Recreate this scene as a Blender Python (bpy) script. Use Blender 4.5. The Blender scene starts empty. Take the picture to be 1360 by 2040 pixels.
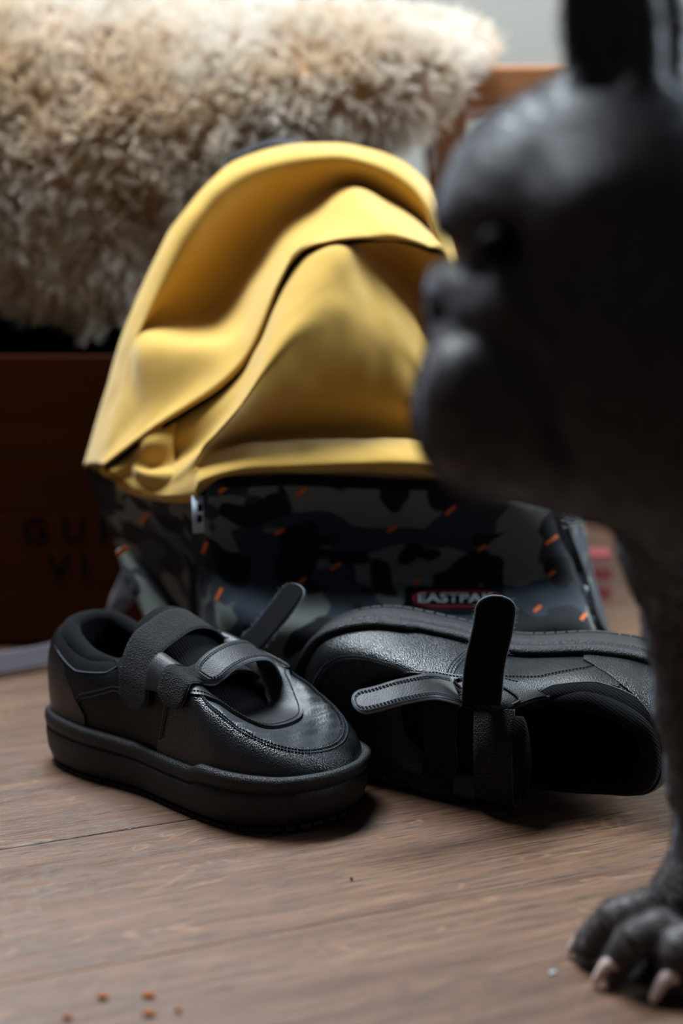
import bpy, bmesh, math, random
import numpy as np
from mathutils import Vector, Matrix
from mathutils.bvhtree import BVHTree

# ------------------------------------------------------------------ camera
F = 3400.0; W0, H0 = 1360.0, 2040.0
CAM_H = 0.395; PITCH = math.atan(600.0 / F)
CP, SP = math.cos(PITCH), math.sin(PITCH)
sc = bpy.context.scene
COL = sc.collection
cam_d = bpy.data.cameras.new('camera'); cam = bpy.data.objects.new('camera', cam_d); COL.objects.link(cam)
cam.location = (0, 0, CAM_H); cam.rotation_euler = (math.pi / 2 - PITCH, 0, 0)
cam_d.sensor_fit = 'VERTICAL'; cam_d.sensor_height = 36.0; cam_d.lens = F / H0 * 36.0
cam_d.clip_start = 0.02; cam_d.clip_end = 50
cam_d.dof.use_dof = True; cam_d.dof.focus_distance = 1.11; cam_d.dof.aperture_fstop = 2.85
sc.camera = cam
# ------------------------------------------------------------------ world, lights, exposure
w = bpy.data.worlds.new('room_light'); sc.world = w; w.use_nodes = True
w.node_tree.nodes['Background'].inputs[0].default_value = (0.62, 0.74, 0.9, 1)
w.node_tree.nodes['Background'].inputs[1].default_value = 0.08
def area(name, loc, target, sx, sy, power, col):
    l = bpy.data.lights.new(name, 'AREA'); l.shape = 'RECTANGLE'; l.size = sx; l.size_y = sy
    l.energy = power; l.color = col
    o = bpy.data.objects.new(name, l); COL.objects.link(o); o.location = loc
    o.rotation_euler = (Vector(target) - Vector(loc)).to_track_quat('-Z', 'Y').to_euler()
    return o
area('window_light', (-0.40, 1.62, 1.80), (0.0, 1.2, 0.1), 1.0, 0.6, 90.0, (0.80, 0.91, 1.0))
area('side_window_light', (1.9, 1.75, 0.95), (0.1, 1.2, 0.1), 0.9, 1.0, 66.0, (0.74, 0.88, 1.0))
vs = sc.view_settings
vs.view_transform = 'Standard'; vs.look = 'None'; vs.exposure = 0.0; vs.gamma = 1.0; vs.use_curve_mapping = False

# ------------------------------------------------------------------ helpers
def ray(u, v):
    a = (H0 / 2 - v) / F
    return np.array([(u - W0 / 2) / F, CP + a * SP, -SP + a * CP])
CAM = np.array([0, 0, CAM_H])
def P(u, v, Y):
    r = ray(u, v); return CAM + r * (Y / r[1])
def PZ(u, v, z):
    r = ray(u, v); return CAM + r * ((z - CAM_H) / r[2])
def tag(o, label=None, cat=None, group=None, kind=None):
    if label: o['label'] = label
    if cat: o['category'] = cat
    if group: o['group'] = group
    if kind: o['kind'] = kind
    return o
def empty(name, loc=(0, 0, 0)):
    o = bpy.data.objects.new(name, None); COL.objects.link(o); o.location = loc; o.empty_display_size = 0.05
    return o
def mesh(name, V, Fc, mat, parent=None, smooth=True, local=None):
    me = bpy.data.meshes.new(name)
    me.from_pydata([tuple(map(float, p)) for p in V], [], [tuple(int(i) for i in f) for f in Fc])
    me.validate(); me.update()
    if smooth: me.polygons.foreach_set('use_smooth', [True] * len(me.polygons))
    me.materials.append(mat)
    o = bpy.data.objects.new(name, me); COL.objects.link(o)
    if parent is not None:
        o.parent = parent
        if local is None: o.matrix_parent_inverse = Matrix.Identity(4)
    return o
class MB:
    def __init__(s): s.V = []; s.F = []
    def add(s, V, Fc):
        b = len(s.V); s.V += [tuple(map(float, p)) for p in V]; s.F += [tuple(int(i) + b for i in f) for f in Fc]
    def grid(s, G, closeu=False, closev=False, flip=False):
        G = np.asarray(G); a, b = G.shape[:2]; V = G.reshape(-1, 3); Fc = []
        for i in range(a if closeu else a - 1):
            for j in range(b if closev else b - 1):
                i2, j2 = (i + 1) % a, (j + 1) % b
                f = (i * b + j, i2 * b + j, i2 * b + j2, i * b + j2)
                Fc.append(f[::-1] if flip else f)
        s.add(V, Fc)
    def box(s, c, x, y, z):
        c, x, y, z = map(np.asarray, (c, x, y, z)); V = []
        for k in (-1, 1):
            for j in (-1, 1):
                for i in (-1, 1): V.append(c + x * i + y * j + z * k)
        s.add(V, [(0, 2, 3, 1), (4, 5, 7, 6), (0, 1, 5, 4), (2, 6, 7, 3), (0, 4, 6, 2), (1, 3, 7, 5)])
    def tube(s, pts, rad, n=10, cap=True):
        pts = np.asarray(pts, float); m = len(pts); rad = np.broadcast_to(rad, (m,))
        T = np.gradient(pts, axis=0); T /= np.linalg.norm(T, axis=1)[:, None] + 1e-12
        u = np.cross(T[0], [0.3, 0.2, 1.0]); u /= np.linalg.norm(u); G = []
        for i in range(m):
            u = u - T[i] * np.dot(u, T[i]); u /= np.linalg.norm(u); v = np.cross(T[i], u)
            G.append([pts[i] + rad[i] * (math.cos(a) * u + math.sin(a) * v) for a in np.linspace(0, 2 * math.pi, n, endpoint=False)])
        b = len(s.V); s.grid(np.array(G), closev=True)
        if cap: s.F.append(tuple(b + k for k in range(n))[::-1][::-1]); s.F.append(tuple(b + (m - 1) * n + k for k in range(n))[::-1])
    def build(s, name, mat, parent=None, smooth=True): return mesh(name, s.V, s.F, mat, parent, smooth)
def cr(P_, n):
    P_ = np.asarray(P_, float); m = len(P_)
    t = np.linspace(0, m - 1, n); i = np.minimum(t.astype(int), m - 2); f = (t - i)[:, None]
    a, b, c, d = P_[np.maximum(i - 1, 0)], P_[i], P_[i + 1], P_[np.minimum(i + 2, m - 1)]
    return .5 * (2 * b + (c - a) * f + (2 * a - 5 * b + 4 * c - d) * f ** 2 + (3 * b - a - 3 * c + d) * f ** 3)
def sm(x, a, b):
    t = np.clip((x - a) / (b - a), 0, 1); return t * t * (3 - 2 * t)
def vnoise(p, seed=0):
    """cheap smooth value noise on an (N,3) array"""
    p = np.asarray(p, float); i = np.floor(p).astype(np.int64); f = p - i; f = f * f * (3 - 2 * f); r = 0
    def h(a):
        n = (a[:, 0] * 374761393 + a[:, 1] * 668265263 + a[:, 2] * 2147483647 + seed * 1274126177) & 0xffffffff
        n = ((n ^ (n >> 13)) * 1274126177) & 0xffffffff
        return ((n ^ (n >> 16)) & 0xffff) / 65535.0
    for dx in (0, 1):
        for dy in (0, 1):
            for dz in (0, 1):
                wx = f[:, 0] if dx else 1 - f[:, 0]; wy = f[:, 1] if dy else 1 - f[:, 1]; wz = f[:, 2] if dz else 1 - f[:, 2]
                r = r + wx * wy * wz * h(i + [dx, dy, dz])
    return r * 2 - 1
def bevel(o, wd, seg=2):
    m = o.modifiers.new('bevel', 'BEVEL'); m.width = wd; m.segments = seg; m.limit_method = 'ANGLE'
def solid(o, t, off=-1):
    m = o.modifiers.new('solidify', 'SOLIDIFY'); m.thickness = t; m.offset = off

# ------------------------------------------------------------------ materials
def lin(r, g, b):
    f = lambda c: (c / 255 / 12.92) if c / 255 <= 0.04045 else ((c / 255 + 0.055) / 1.055) ** 2.4
    return (f(r), f(g), f(b), 1)
class NT:
    def __init__(s, name):
        s.m = bpy.data.materials.new(name); s.m.use_nodes = True; s.t = s.m.node_tree
        s.b = s.t.nodes['Principled BSDF']; s.c = s.n('ShaderNodeTexCoord').outputs['Object']
    def n(s, k, **kw):
        o = s.t.nodes.new(k)
        for a, b in kw.items(): setattr(o, a, b)
        return o
    def l(s, a, b): s.t.links.new(a, b)
    def map(s, scale=(1, 1, 1), src=None, rot=(0, 0, 0)):
        m = s.n('ShaderNodeMapping'); m.inputs['Scale'].default_value = scale; m.inputs['Rotation'].default_value = rot
        s.l(src or s.c, m.inputs['Vector']); return m.outputs[0]
    def noise(s, scale, detail=3, rough=.5, src=None, dist=0):
        o = s.n('ShaderNodeTexNoise'); o.inputs['Scale'].default_value = scale; o.inputs['Detail'].default_value = detail
        o.inputs['Roughness'].default_value = rough; o.inputs['Distortion'].default_value = dist
        s.l(src or s.c, o.inputs['Vector']); return o.outputs['Fac']
    def voro(s, scale, src=None, feature='F1'):
        o = s.n('ShaderNodeTexVoronoi', feature=feature); o.inputs['Scale'].default_value = scale
        s.l(src or s.c, o.inputs['Vector']); return o.outputs['Distance']
    def ramp(s, fac, stops, interp='LINEAR'):
        o = s.n('ShaderNodeValToRGB'); o.color_ramp.interpolation = interp; e = o.color_ramp.elements
        while len(e) < len(stops): e.new(0.5)
        for k, (p, c) in enumerate(stops): e[k].position = p; e[k].color = c if len(c) == 4 else (*c, 1)
        s.l(fac, o.inputs[0]); return o.outputs[0]
    def mix(s, fac, a, b, mode='MIX'):
        o = s.n('ShaderNodeMix', data_type='RGBA', blend_type=mode)
        for sock, val in ((o.inputs[0], fac), (o.inputs[6], a), (o.inputs[7], b)):
            if isinstance(val, (int, float)): sock.default_value = val
            elif isinstance(val, tuple): sock.default_value = val
            else: s.l(val, sock)
        return o.outputs[2]
    def math(s, op, a, b=0.0):
        o = s.n('ShaderNodeMath', operation=op)
        for sock, val in ((o.inputs[0], a), (o.inputs[1], b)):
            if isinstance(val, (int, float)): sock.default_value = val
            else: s.l(val, sock)
        return o.outputs[0]
    def bump(s, h, strength=.3, dist=.001, prev=None):
        o = s.n('ShaderNodeBump'); o.inputs['Strength'].default_value = strength; o.inputs['Distance'].default_value = dist
        s.l(h, o.inputs['Height'])
        if prev is not None: s.l(prev, o.inputs['Normal'])
        return o.outputs[0]
    def set(s, col=None, rough=None, spec=None, normal=None, sheen=None, sheen_tint=None, metal=None, **kw):
        B = s.b.inputs
        def put(k, v):
            if v is None: return
            if isinstance(v, (int, float, tuple)): B[k].default_value = v
            else: s.l(v, B[k])
        put('Base Color', col); put('Roughness', rough); put('Specular IOR Level', spec); put('Normal', normal)
        put('Sheen Weight', sheen); put('Sheen Tint', sheen_tint); put('Metallic', metal)
        if sheen is not None: B['Sheen Roughness'].default_value = 0.4
        return s.m
BLK = lin(24, 26, 28)
def m_leather(name, c=(6, 7, 9), rough=.44, grain=900, bs=.35, spec=.26):
    t = NT(name); v = t.voro(grain); n = t.noise(45, 4, .6)
    col = t.mix(t.ramp(n, [(.42, (0, 0, 0, 1)), (.75, (.5, .5, .5, 1))]), lin(*c), lin(c[0] + 15, c[1] + 16, c[2] + 17))
    r = t.math('ADD', t.math('MULTIPLY', n, .22), rough - .11)
    nb = t.bump(v, bs, .0005); nb = t.bump(t.noise(160, 3), .12, .001, nb)
    return t.set(col, r, spec, nb)
M_LEATHER = m_leather('black_leather')
M_LEATHER_S = m_leather('grained_leather', (9, 11, 14), .34, 1100, .6, .55)
M_LEATHER_G = m_leather('scuffed_leather', (17, 18, 20), .46, 1300, .25, .45)
M_VAMP = m_leather('creased_leather', (30, 33, 36), .5, 700, .25, .4)
M_STRAP = m_leather('grey_strap_leather', (36, 35, 36), .5, 1300, .3, .4)
M_SOLE = m_leather('rubber', (12, 13, 15), .5, 1400, .8, .4)
def m_fab(name, c, scale=1500, bs=.6, rough=.9, sheen=.3, c2=None):
    t = NT(name); w1 = t.n('ShaderNodeTexWave', wave_type='BANDS', bands_direction='DIAGONAL'); w1.inputs['Scale'].default_value = scale / 6
    w1.inputs['Distortion'].default_value = 1.5; t.l(t.c, w1.inputs['Vector'])
    n = t.noise(scale, 2); h = t.math('ADD', t.math('MULTIPLY', w1.outputs['Fac'], .5), n)
    col = t.mix(n, lin(*c), lin(*(c2 or [x + 10 for x in c])))
    return t.set(col, rough, .15, t.bump(h, bs, .0006), sheen)
M_KNIT = m_fab('black_knit', (5, 6, 8), 1300, .7, .9, .02, (11, 13, 15))
M_LINING = m_fab('black_lining', (6, 7, 8), 900, .4, .95, .05)
def m_loop():
    t = NT('loop_tape'); v = t.voro(1100); n = t.noise(900, 3, .7)
    col = t.mix(t.ramp(n, [(.58, (0, 0, 0, 1)), (.66, (1, 1, 1, 1))]), lin(4, 5, 6), lin(52, 57, 64))
    return t.set(col, .7, .3, t.bump(v, 1, .0015), .03)
M_LOOP = m_loop()
M_HOOK = m_fab('hook_tape', (5, 6, 7), 1800, 1, .95, .02)
M_THREAD = NT('thread').set(lin(50, 55, 61), .7, .3)
M_EDGE = NT('cut_leather_edge').set(lin(78, 84, 90), .7, .3)
def m_canvas(name, c1, c2):
    t = NT(name); n = t.noise(14, 4, .6); f = t.noise(1400, 2)
    col = t.mix(n, lin(*c1), lin(*c2)); nb = t.bump(f, .35, .0008); nb = t.bump(t.noise(60, 3), .15, .002, nb)
    return t.set(col, .85, .2, nb, .45, lin(250, 240, 215))
M_YEL = m_canvas('yellow_canvas', (194, 149, 62), (204, 164, 84))
def m_camo():
    t = NT('camouflage_canvas')
    n1 = t.noise(21, 1, .4, t.map((1, 1, 1.35)), .35); n2 = t.noise(24, 1, .4, t.map((1.1, 1, 1.3), None, (.5, .3, .9)), .4)
    c = t.mix(t.ramp(n1, [(.46, (0, 0, 0, 1)), (.475, (1, 1, 1, 1))]), lin(106, 111, 104), lin(44, 51, 61))
    c = t.mix(t.ramp(n2, [(.56, (0, 0, 0, 1)), (.575, (1, 1, 1, 1))]), c, lin(17, 19, 24))
    return t.set(c, .8, .25, t.bump(t.noise(1500, 2), .4, .0008), .1)
M_CAMO = m_camo()
M_DARKWEB = m_fab('dark_webbing', (16, 17, 20), 900, .5)
M_GREYWEB = m_fab('grey_webbing', (96, 92, 98), 700, .5)
def m_floor():
    t = NT('oiled_oak'); oi = t.n('ShaderNodeObjectInfo')
    off = t.n('ShaderNodeVectorMath', operation='SCALE'); off.inputs['Scale'].default_value = 31.7
    cx = t.n('ShaderNodeCombineXYZ'); t.l(oi.outputs['Random'], cx.inputs[0]); t.l(oi.outputs['Random'], cx.inputs[1]); t.l(oi.outputs['Random'], cx.inputs[2])
    t.l(cx.outputs[0], off.inputs[0])
    ad = t.n('ShaderNodeVectorMath', operation='ADD'); t.l(t.c, ad.inputs[0]); t.l(off.outputs[0], ad.inputs[1]); p = ad.outputs[0]
    big = t.noise(1, 2, .5, t.map((1.6, 9, 1), p), 1.2)
    # cathedral figure: rings of a slowly drifting noise
    ring = t.math('FRACT', t.math('MULTIPLY', big, 17.0))
    ringm = t.ramp(ring, [(0, (0, 0, 0, 1)), (.16, (1, 1, 1, 1)), (.5, (.5, .5, .5, 1)), (1, (0, 0, 0, 1))])
    pores = t.noise(1, 4, .75, t.map((30, 760, 1), p), .1); fine = t.noise(1, 5, .7, t.map((5, 120, 1), p), .15)
    porem = t.ramp(pores, [(.40, (1, 1, 1, 1)), (.49, (0, 0, 0, 1))])
    c = t.mix(t.ramp(fine, [(.3, (0, 0, 0, 1)), (.7, (1, 1, 1, 1))]), lin(84, 57, 39), lin(130, 96, 71))
    c = t.mix(t.math('MULTIPLY', ringm, .30), c, lin(92, 62, 46))
    c = t.mix(t.math('MULTIPLY', porem, .85), c, lin(40, 25, 18))
    c = t.mix(t.math('MULTIPLY', oi.outputs['Random'], .22), c, lin(98, 66, 48))
    ray_ = t.ramp(t.noise(1, 2, .5, t.map((9, 24, 1), p), 2.5), [(.62, (0, 0, 0, 1)), (.655, (1, 1, 1, 1)), (.68, (0, 0, 0, 1))])
    c = t.mix(t.math('MULTIPLY', ray_, .30), c, lin(170, 130, 98))
    h = t.math('SUBTRACT', fine, t.math('MULTIPLY', porem, .9))
    r = t.math('ADD', .33, t.math('MULTIPLY', fine, .2))
    return t.set(c, r, .6, t.bump(h, .35, .0006))
M_FLOOR = m_floor()
def m_wood(name, c1, c2, sc_=(3, 60, 60), rough=.45, spec=.4):
    t = NT(name); n = t.noise(1, 4, .6, t.map(sc_), .4)
    return t.set(t.mix(n, lin(*c1), lin(*c2)), rough, spec, t.bump(n, .3, .001))
M_BENCH = m_wood('warm_wood', (166, 104, 62), (206, 146, 98))
M_CRATE = m_wood('crate_pine', (42, 18, 3), (76, 34, 8), (2, 8, 40), .85, .08)  # browns lowered so the wood carries the shade under the bench
M_INK = NT('burnt_ink').set(lin(16, 9, 6), .9, .1)
M_WALL = NT('painted_wall'); M_WALL = M_WALL.set(M_WALL.mix(M_WALL.noise(6, 3), lin(152, 149, 140), lin(160, 157, 148)), .9, .2, M_WALL.bump(M_WALL.noise(250, 3), .1, .001))
M_DARKWOOD = m_wood('dark_wood', (44, 24, 14), (66, 38, 22))
M_BLACK = NT('matte_black').set(lin(9, 8, 8), .95, .05)

# ------------------------------------------------------------------ floor of oak planks
floor = empty('floor'); tag(floor, 'brown oiled oak plank floor with open grain', kind='structure')
A0 = PZ(0, 1692, 0)[:2]; A1 = PZ(335, 1640, 0)[:2]; C0 = PZ(0, 1965, 0)[:2]; C1 = PZ(1290, 1712, 0)[:2]
ang = .4 * math.atan2(*(A1 - A0)[::-1]) + .6 * math.atan2(*(C1 - C0)[::-1])
dv = np.array([math.cos(ang), math.sin(ang)]); nv = np.array([-dv[1], dv[0]])
nA = .5 * float(np.dot(A0, nv) + np.dot(A1, nv)); nC = .5 * float(np.dot(C0, nv) + np.dot(C1, nv)); PW = nA - nC; PL = 2.3
def plank_mesh(w_, L_):
    b = .0007; z0, z1 = -.014, 0.0; x, y = L_ / 2 - .0002, w_ / 2
    V = [(-x, -y, z0), (x, -y, z0), (x, y, z0), (-x, y, z0), (-x, -y, z1 - b), (x, -y, z1 - b), (x, y, z1 - b), (-x, y, z1 - b),
         (-x + b, -y + b, z1), (x - b, -y + b, z1), (x - b, y - b, z1), (-x + b, y - b, z1)]
    Fc = [(3, 2, 1, 0)] + [(i, (i + 1) % 4, (i + 1) % 4 + 4, i + 4) for i in range(4)] + [(i + 4, (i + 1) % 4 + 4, (i + 1) % 4 + 8, i + 8) for i in range(4)] + [(8, 9, 10, 11)]
    me = bpy.data.meshes.new('plank'); me.from_pydata(V, [], Fc); me.materials.append(M_FLOOR); return me
PM = plank_mesh(PW - .0005, PL)
rng = random.Random(5)
jC = float(np.dot(PZ(1080, 1905, 0)[:2], dv)); jA = float(np.dot(PZ(1330, 1585, 0)[:2], dv))
for k in range(-4, 14):
    off = rng.uniform(1.0, 1.9)
    if k == -1: off = jC + 1.1
    if k == 1: off = jA
    nc = nC + PW * (k + .5)
    for j in range(-3, 4):
        s0 = (off % PL) + (j - .5) * PL
        c = dv * s0 + nv * nc
        if not (-1.9 < c[0] < 2.2 and -.1 < c[1] < 2.9): continue
        o = bpy.data.objects.new('plank', PM); COL.objects.link(o); o.parent = floor
        gap = .0022 if k == 1 else 0
        o.location = (c[0] + nv[0] * gap, c[1] + nv[1] * gap, rng.uniform(-.0003, 0)); o.rotation_euler = (0, 0, ang)
mb = MB(); mb.box((0.2, 1.4, -.03), (2.6, 0, 0), (0, 1.9, 0), (0, 0, .012)); mb.build('subfloor', M_BLACK, floor, False)

# ------------------------------------------------------------------ back wall and skirting
YW = float(PZ(1190, 1018, 0)[1])
mb = MB(); mb.box((0.2, YW + .05, 1.2), (2.6, 0, 0), (0, .05, 0), (0, 0, 1.2)); o = mb.build('wall_back', M_WALL, None, False); tag(o, 'plain pale grey painted wall behind the bench', kind='structure')
mb = MB(); mb.box((0.2, YW - .008, .05), (2.6, 0, 0), (0, .008, 0), (0, 0, .05)); o = mb.build('baseboard_back', M_DARKWOOD, None, False); tag(o, 'dark skirting board along the grey wall', kind='structure'); bevel(o, .004)

# ------------------------------------------------------------------ bench, crate, added shade box
bench = empty('wooden_bench', (0, 1.85, 0)); tag(bench, 'warm brown wooden bench carrying the sheepskin, end leg showing beside it', 'bench')
YB = 1.70
bt = P(1000, 130, YB)[2]; bb = P(1000, 214, YB)[2]; xr = P(1290, 130, YB)[0]
mb = MB(); mb.box((xr / 2 - .45, .0, (bt + bb) / 2), ((xr + .9) / 2, 0, 0), (0, .15, 0), (0, 0, (bt - bb) / 2)); o = mb.build('seat_board', M_BENCH, bench, False); bevel(o, .004)
def leg(x0t, x1t, x0b, x1b, y0, y1, par):
    V = [(x0b, y0, 0), (x1b, y0, 0), (x1b, y1, 0), (x0b, y1, 0), (x0t, y0, bb), (x1t, y0, bb), (x1t, y1, bb), (x0t, y1, bb)]
    o = mesh('leg', V, [(3, 2, 1, 0), (4, 5, 6, 7), (0, 1, 5, 4), (1, 2, 6, 5), (2, 3, 7, 6), (3, 0, 4, 7)], M_BENCH, par, False); bevel(o, .003); return o
xa, xb = P(862, 220, YB)[0], P(928, 220, YB)[0]; xb2 = P(942, 320, YB)[0] ; sl = (xb2 - xb) / (P(900, 220, YB)[2] - P(900, 320, YB)[2])
leg(xa, xb, xa + sl * bb * .8, xb + sl * bb, -.14, -.10, bench); leg(xa, xb, xa + sl * bb * .8, xb + sl * bb, .10, .14, bench)
leg(-.80, -.765, -.83, -.79, -.14, -.10, bench); leg(-.80, -.765, -.83, -.79, .10, .14, bench)
mb = MB(); mb.box(((xa + xb) / 2 + .004, 0, bb - .03), (.010, 0, 0), (0, .10, 0), (0, 0, .025)); mb.build('rail', M_BENCH, bench, False)

YC = float(PZ(100, 1290, 0)[1]); zc = float(P(100, 703, YC)[2])
crate = empty('wine_crate', (-.33, YC + .15, 0)); tag(crate, 'wooden crate coloured dark for shade, with burnt letters standing under the bench', 'crate')
def bx(name, x0, x1, y0, y1, z0, z1, mat, par, org=(0, 0, 0), bv=.0015):
    mb = MB(); mb.box(((x0 + x1) / 2 - org[0], (y0 + y1) / 2 - org[1], (z0 + z1) / 2 - org[2]), ((x1 - x0) / 2, 0, 0), (0, (y1 - y0) / 2, 0), (0, 0, (z1 - z0) / 2))
    o = mb.build(name, mat, par, False)
    if bv: bevel(o, bv)
    return o
cx0, cx1 = -.62, -.045; oc = crate.location
zs = [0.004, zc * .47, zc * .99]
for k in range(2):
    bx('front_board', cx0, cx1, YC, YC + .012, zs[k] + (.001 if k else 0), zs[k + 1], M_CRATE, crate, oc)
    bx('back_board', cx0, cx1, YC + .29, YC + .302, zs[k] + (.001 if k else 0), zs[k + 1], M_CRATE, crate, oc)
for x in (cx0, cx1 - .012): bx('end_board', x, x + .012, YC + .0125, YC + .2895, .004, zc * .99, M_CRATE, crate, oc)
bx('bottom_board', cx0 + .012, cx1 - .012, YC + .0125, YC + .2895, .004, .014, M_CRATE, crate, oc)
def text(name, s, u, v, hpx, Y, mat, par, org):
    cu = bpy.data.curves.new(name, 'FONT'); cu.body = s; p = P(u, v, Y); ht = hpx * Y / F
    cu.size = ht / .70; cu.align_x = 'CENTER'; cu.align_y = 'CENTER'; cu.extrude = .0002; cu.offset = .0007
    o = bpy.data.objects.new(name, cu); COL.objects.link(o)
    dg = bpy.context.evaluated_depsgraph_get(); me = bpy.data.meshes.new_from_object(o.evaluated_get(dg)); bpy.data.objects.remove(o)
    me.materials.clear(); me.materials.append(mat)
    q = bpy.data.objects.new(name, me); COL.objects.link(q); q.parent = par
    q.location = (p[0] - org[0], Y - .0006 - org[1], p[2] - org[2]); q.rotation_euler = (math.pi / 2, 0, 0); return q
for s, u, v in (('G', 70, 1060), ('U', 147, 1056), ('I', 205, 1056), ('V', 117, 1132), ('I', 168, 1132)):
    text('letter', s, u, v, 52, YC, M_INK, crate, oc)
shade_root = empty('shade_box', (-.31, YC + .21, 0)); tag(shade_root, 'added black box standing in for shade behind the crate top under the sheepskin', 'box')  # added block, its black stands in for the shade under the bench
bx('shade_body', -.60, -.065, YC + .16, YC + .26, .02, zc + .14, M_BLACK, shade_root, shade_root.location, .006)
bx('shade_lid', -.603, -.062, YC + .157, YC + .263, zc + .14, zc + .16, M_BLACK, shade_root, shade_root.location, .004)

# ------------------------------------------------------------------ sheepskin
fleece = empty('sheepskin', (-.3, 1.75, bt)); tag(fleece, 'thick curly cream and brown sheepskin thrown over the bench', 'sheepskin')
HL = .028
R = [
 [(-420, 60, 1.95), (-100, 70, 1.95), (200, 75, 1.95), (500, 80, 1.95), (760, 95, 1.95), (880, 110, 1.93), (905, 118, 1.90)],
 [(-420, -10, 1.80), (-100, 20, 1.80), (200, 40, 1.80), (500, 58, 1.80), (760, 62, 1.80), (900, 80, 1.80), (950, 105, 1.80)],
 [(-420, -10, 1.70), (-100, 22, 1.70), (200, 48, 1.70), (500, 66, 1.70), (760, 78, 1.70), (880, 98, 1.70), (922, 130, 1.70)],
 [(-420, 120, 1.60), (-100, 110, 1.60), (200, 130, 1.61), (500, 130, 1.62), (760, 130, 1.63), (855, 140, 1.63), (890, 165, 1.65)],
 [(-420, 300, 1.56), (-100, 290, 1.56), (200, 270, 1.565), (500, 220, 1.58), (740, 190, 1.60), (825, 185, 1.61), (864, 196, 1.64)],
 [(-420, 470, 1.57), (-100, 450, 1.57), (200, 430, 1.57), (430, 340, 1.58), (660, 250, 1.60), (770, 225, 1.615), (830, 220, 1.645)],
 [(-420, 520, 1.585), (-120, 470, 1.585), (95, 555, 1.585), (310, 500, 1.59), (560, 300, 1.61), (720, 244, 1.63), (806, 236, 1.65)],
 [(-420, 545, 1.61), (-150, 490, 1.61), (70, 580, 1.61), (250, 618, 1.61), (520, 330, 1.63), (710, 250, 1.65), (796, 242, 1.67)]]
def loft(rails, nu, nv):
    A = np.array([cr([P(*q) for q in r], nu) for r in rails]); B = np.stack([cr(A[:, i], nv) for i in range(nu)], 1)
    return B                      # nv x nu x 3
G = loft(R, 70, 60); flo = np.array(fleece.location)
nrm = np.cross(np.gradient(G, axis=1), np.gradient(G, axis=0)); nrm /= np.linalg.norm(nrm, axis=2)[..., None]
if nrm[30, 30][1] > 0: nrm = -nrm
lump = vnoise(G.reshape(-1, 3) * 38, 3).reshape(G.shape[:2]) * .005 + vnoise(G.reshape(-1, 3) * 14, 9).reshape(G.shape[:2]) * .006
G = G + nrm * lump[..., None]
t = NT('fleece_hide'); M_HIDE = t.set(lin(150, 118, 88), .95, .05)
mb = MB(); mb.grid(G - flo); hide = mb.build('hide', M_HIDE, fleece); solid(hide, .010, 1 if True else -1)
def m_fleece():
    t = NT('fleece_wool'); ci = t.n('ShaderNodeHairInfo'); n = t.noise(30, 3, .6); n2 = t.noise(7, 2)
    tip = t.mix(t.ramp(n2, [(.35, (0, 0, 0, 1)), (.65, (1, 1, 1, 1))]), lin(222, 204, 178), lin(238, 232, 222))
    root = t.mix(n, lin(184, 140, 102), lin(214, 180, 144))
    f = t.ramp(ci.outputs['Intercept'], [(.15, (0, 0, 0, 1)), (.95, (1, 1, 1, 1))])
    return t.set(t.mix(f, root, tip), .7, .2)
M_WOOL = m_fleece()
def hair(name, roots, norms, N_pts, build, radius, mat, parent):
    K = len(roots); pts = build(roots, norms)     # K x N x 3
    hc = bpy.data.hair_curves.new(name); hc.add_curves([N_pts] * K)
    hc.attributes['position'].data.foreach_set('vector', pts.reshape(-1).astype(np.float32))
    ra = hc.attributes.get('radius') or hc.attributes.new('radius', 'FLOAT', 'POINT')
    rr = np.tile(np.linspace(1, .35, N_pts), K) * radius; ra.data.foreach_set('value', rr.astype(np.float32))
    hc.materials.append(mat); o = bpy.data.objects.new(name, hc); COL.objects.link(o); o.parent = parent; return o
nr = np.random.default_rng(11)
def grid_sample(G, Nm, K):
    nv, nu = G.shape[:2]
    ar = np.linalg.norm(np.cross(G[1:, :-1] - G[:-1, :-1], G[:-1, 1:] - G[:-1, :-1]), axis=2).ravel(); ar /= ar.sum()
    c = nr.choice(len(ar), K, p=ar); i, j = c // (nu - 1), c % (nu - 1); a, b = nr.random((2, K, 1))
    f = lambda X: X[i, j] * (1 - a) * (1 - b) + X[i + 1, j] * a * (1 - b) + X[i, j + 1] * (1 - a) * b + X[i + 1, j + 1] * a * b
    return f(G), f(Nm)
NC_, PER = 24000, 9
cl, cn = grid_sample(G, nrm, NC_)
roots = np.repeat(cl, PER, 0) + nr.normal(size=(NC_ * PER, 3)) * .0026; norms = np.repeat(cn, PER, 0)
cid = np.repeat(np.arange(NC_), PER)
lean = np.stack([vnoise(cl * 34, 20 + i) + .6 * vnoise(cl * 75, 30 + i) for i in range(3)], -1) * .55 + nr.normal(size=(NC_, 3)) * .22; lean[:, 2] -= .40; clen = nr.uniform(.65, 1.2, NC_) * HL; ph = nr.uniform(0, 6.28, NC_); cu_r = nr.uniform(.0010, .0028, NC_)
def wool(r, n):
    K = len(r); T = np.linspace(0, 1, 7)[None, :, None]
    d = n + lean[cid]; d /= np.linalg.norm(d, axis=1)[:, None]
    tip = np.repeat(cl, PER, 0) + d * clen[cid][:, None] * nr.uniform(.85, 1.1, (K, 1)) + nr.normal(size=(K, 3)) * .0024
    p = r[:, None] * (1 - T) + tip[:, None] * T
    u = np.cross(d, [0.1, .3, 1.0]); u /= np.linalg.norm(u, axis=1)[:, None]; v = np.cross(d, u)
    a = ph[cid][:, None] + np.linspace(0, 1, 7)[None] * 6.5; rad = cu_r[cid][:, None] * np.linspace(0, 1, 7)[None]
    return p + u[:, None] * (np.cos(a) * rad)[..., None] + v[:, None] * (np.sin(a) * rad)[..., None] - flo
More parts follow.
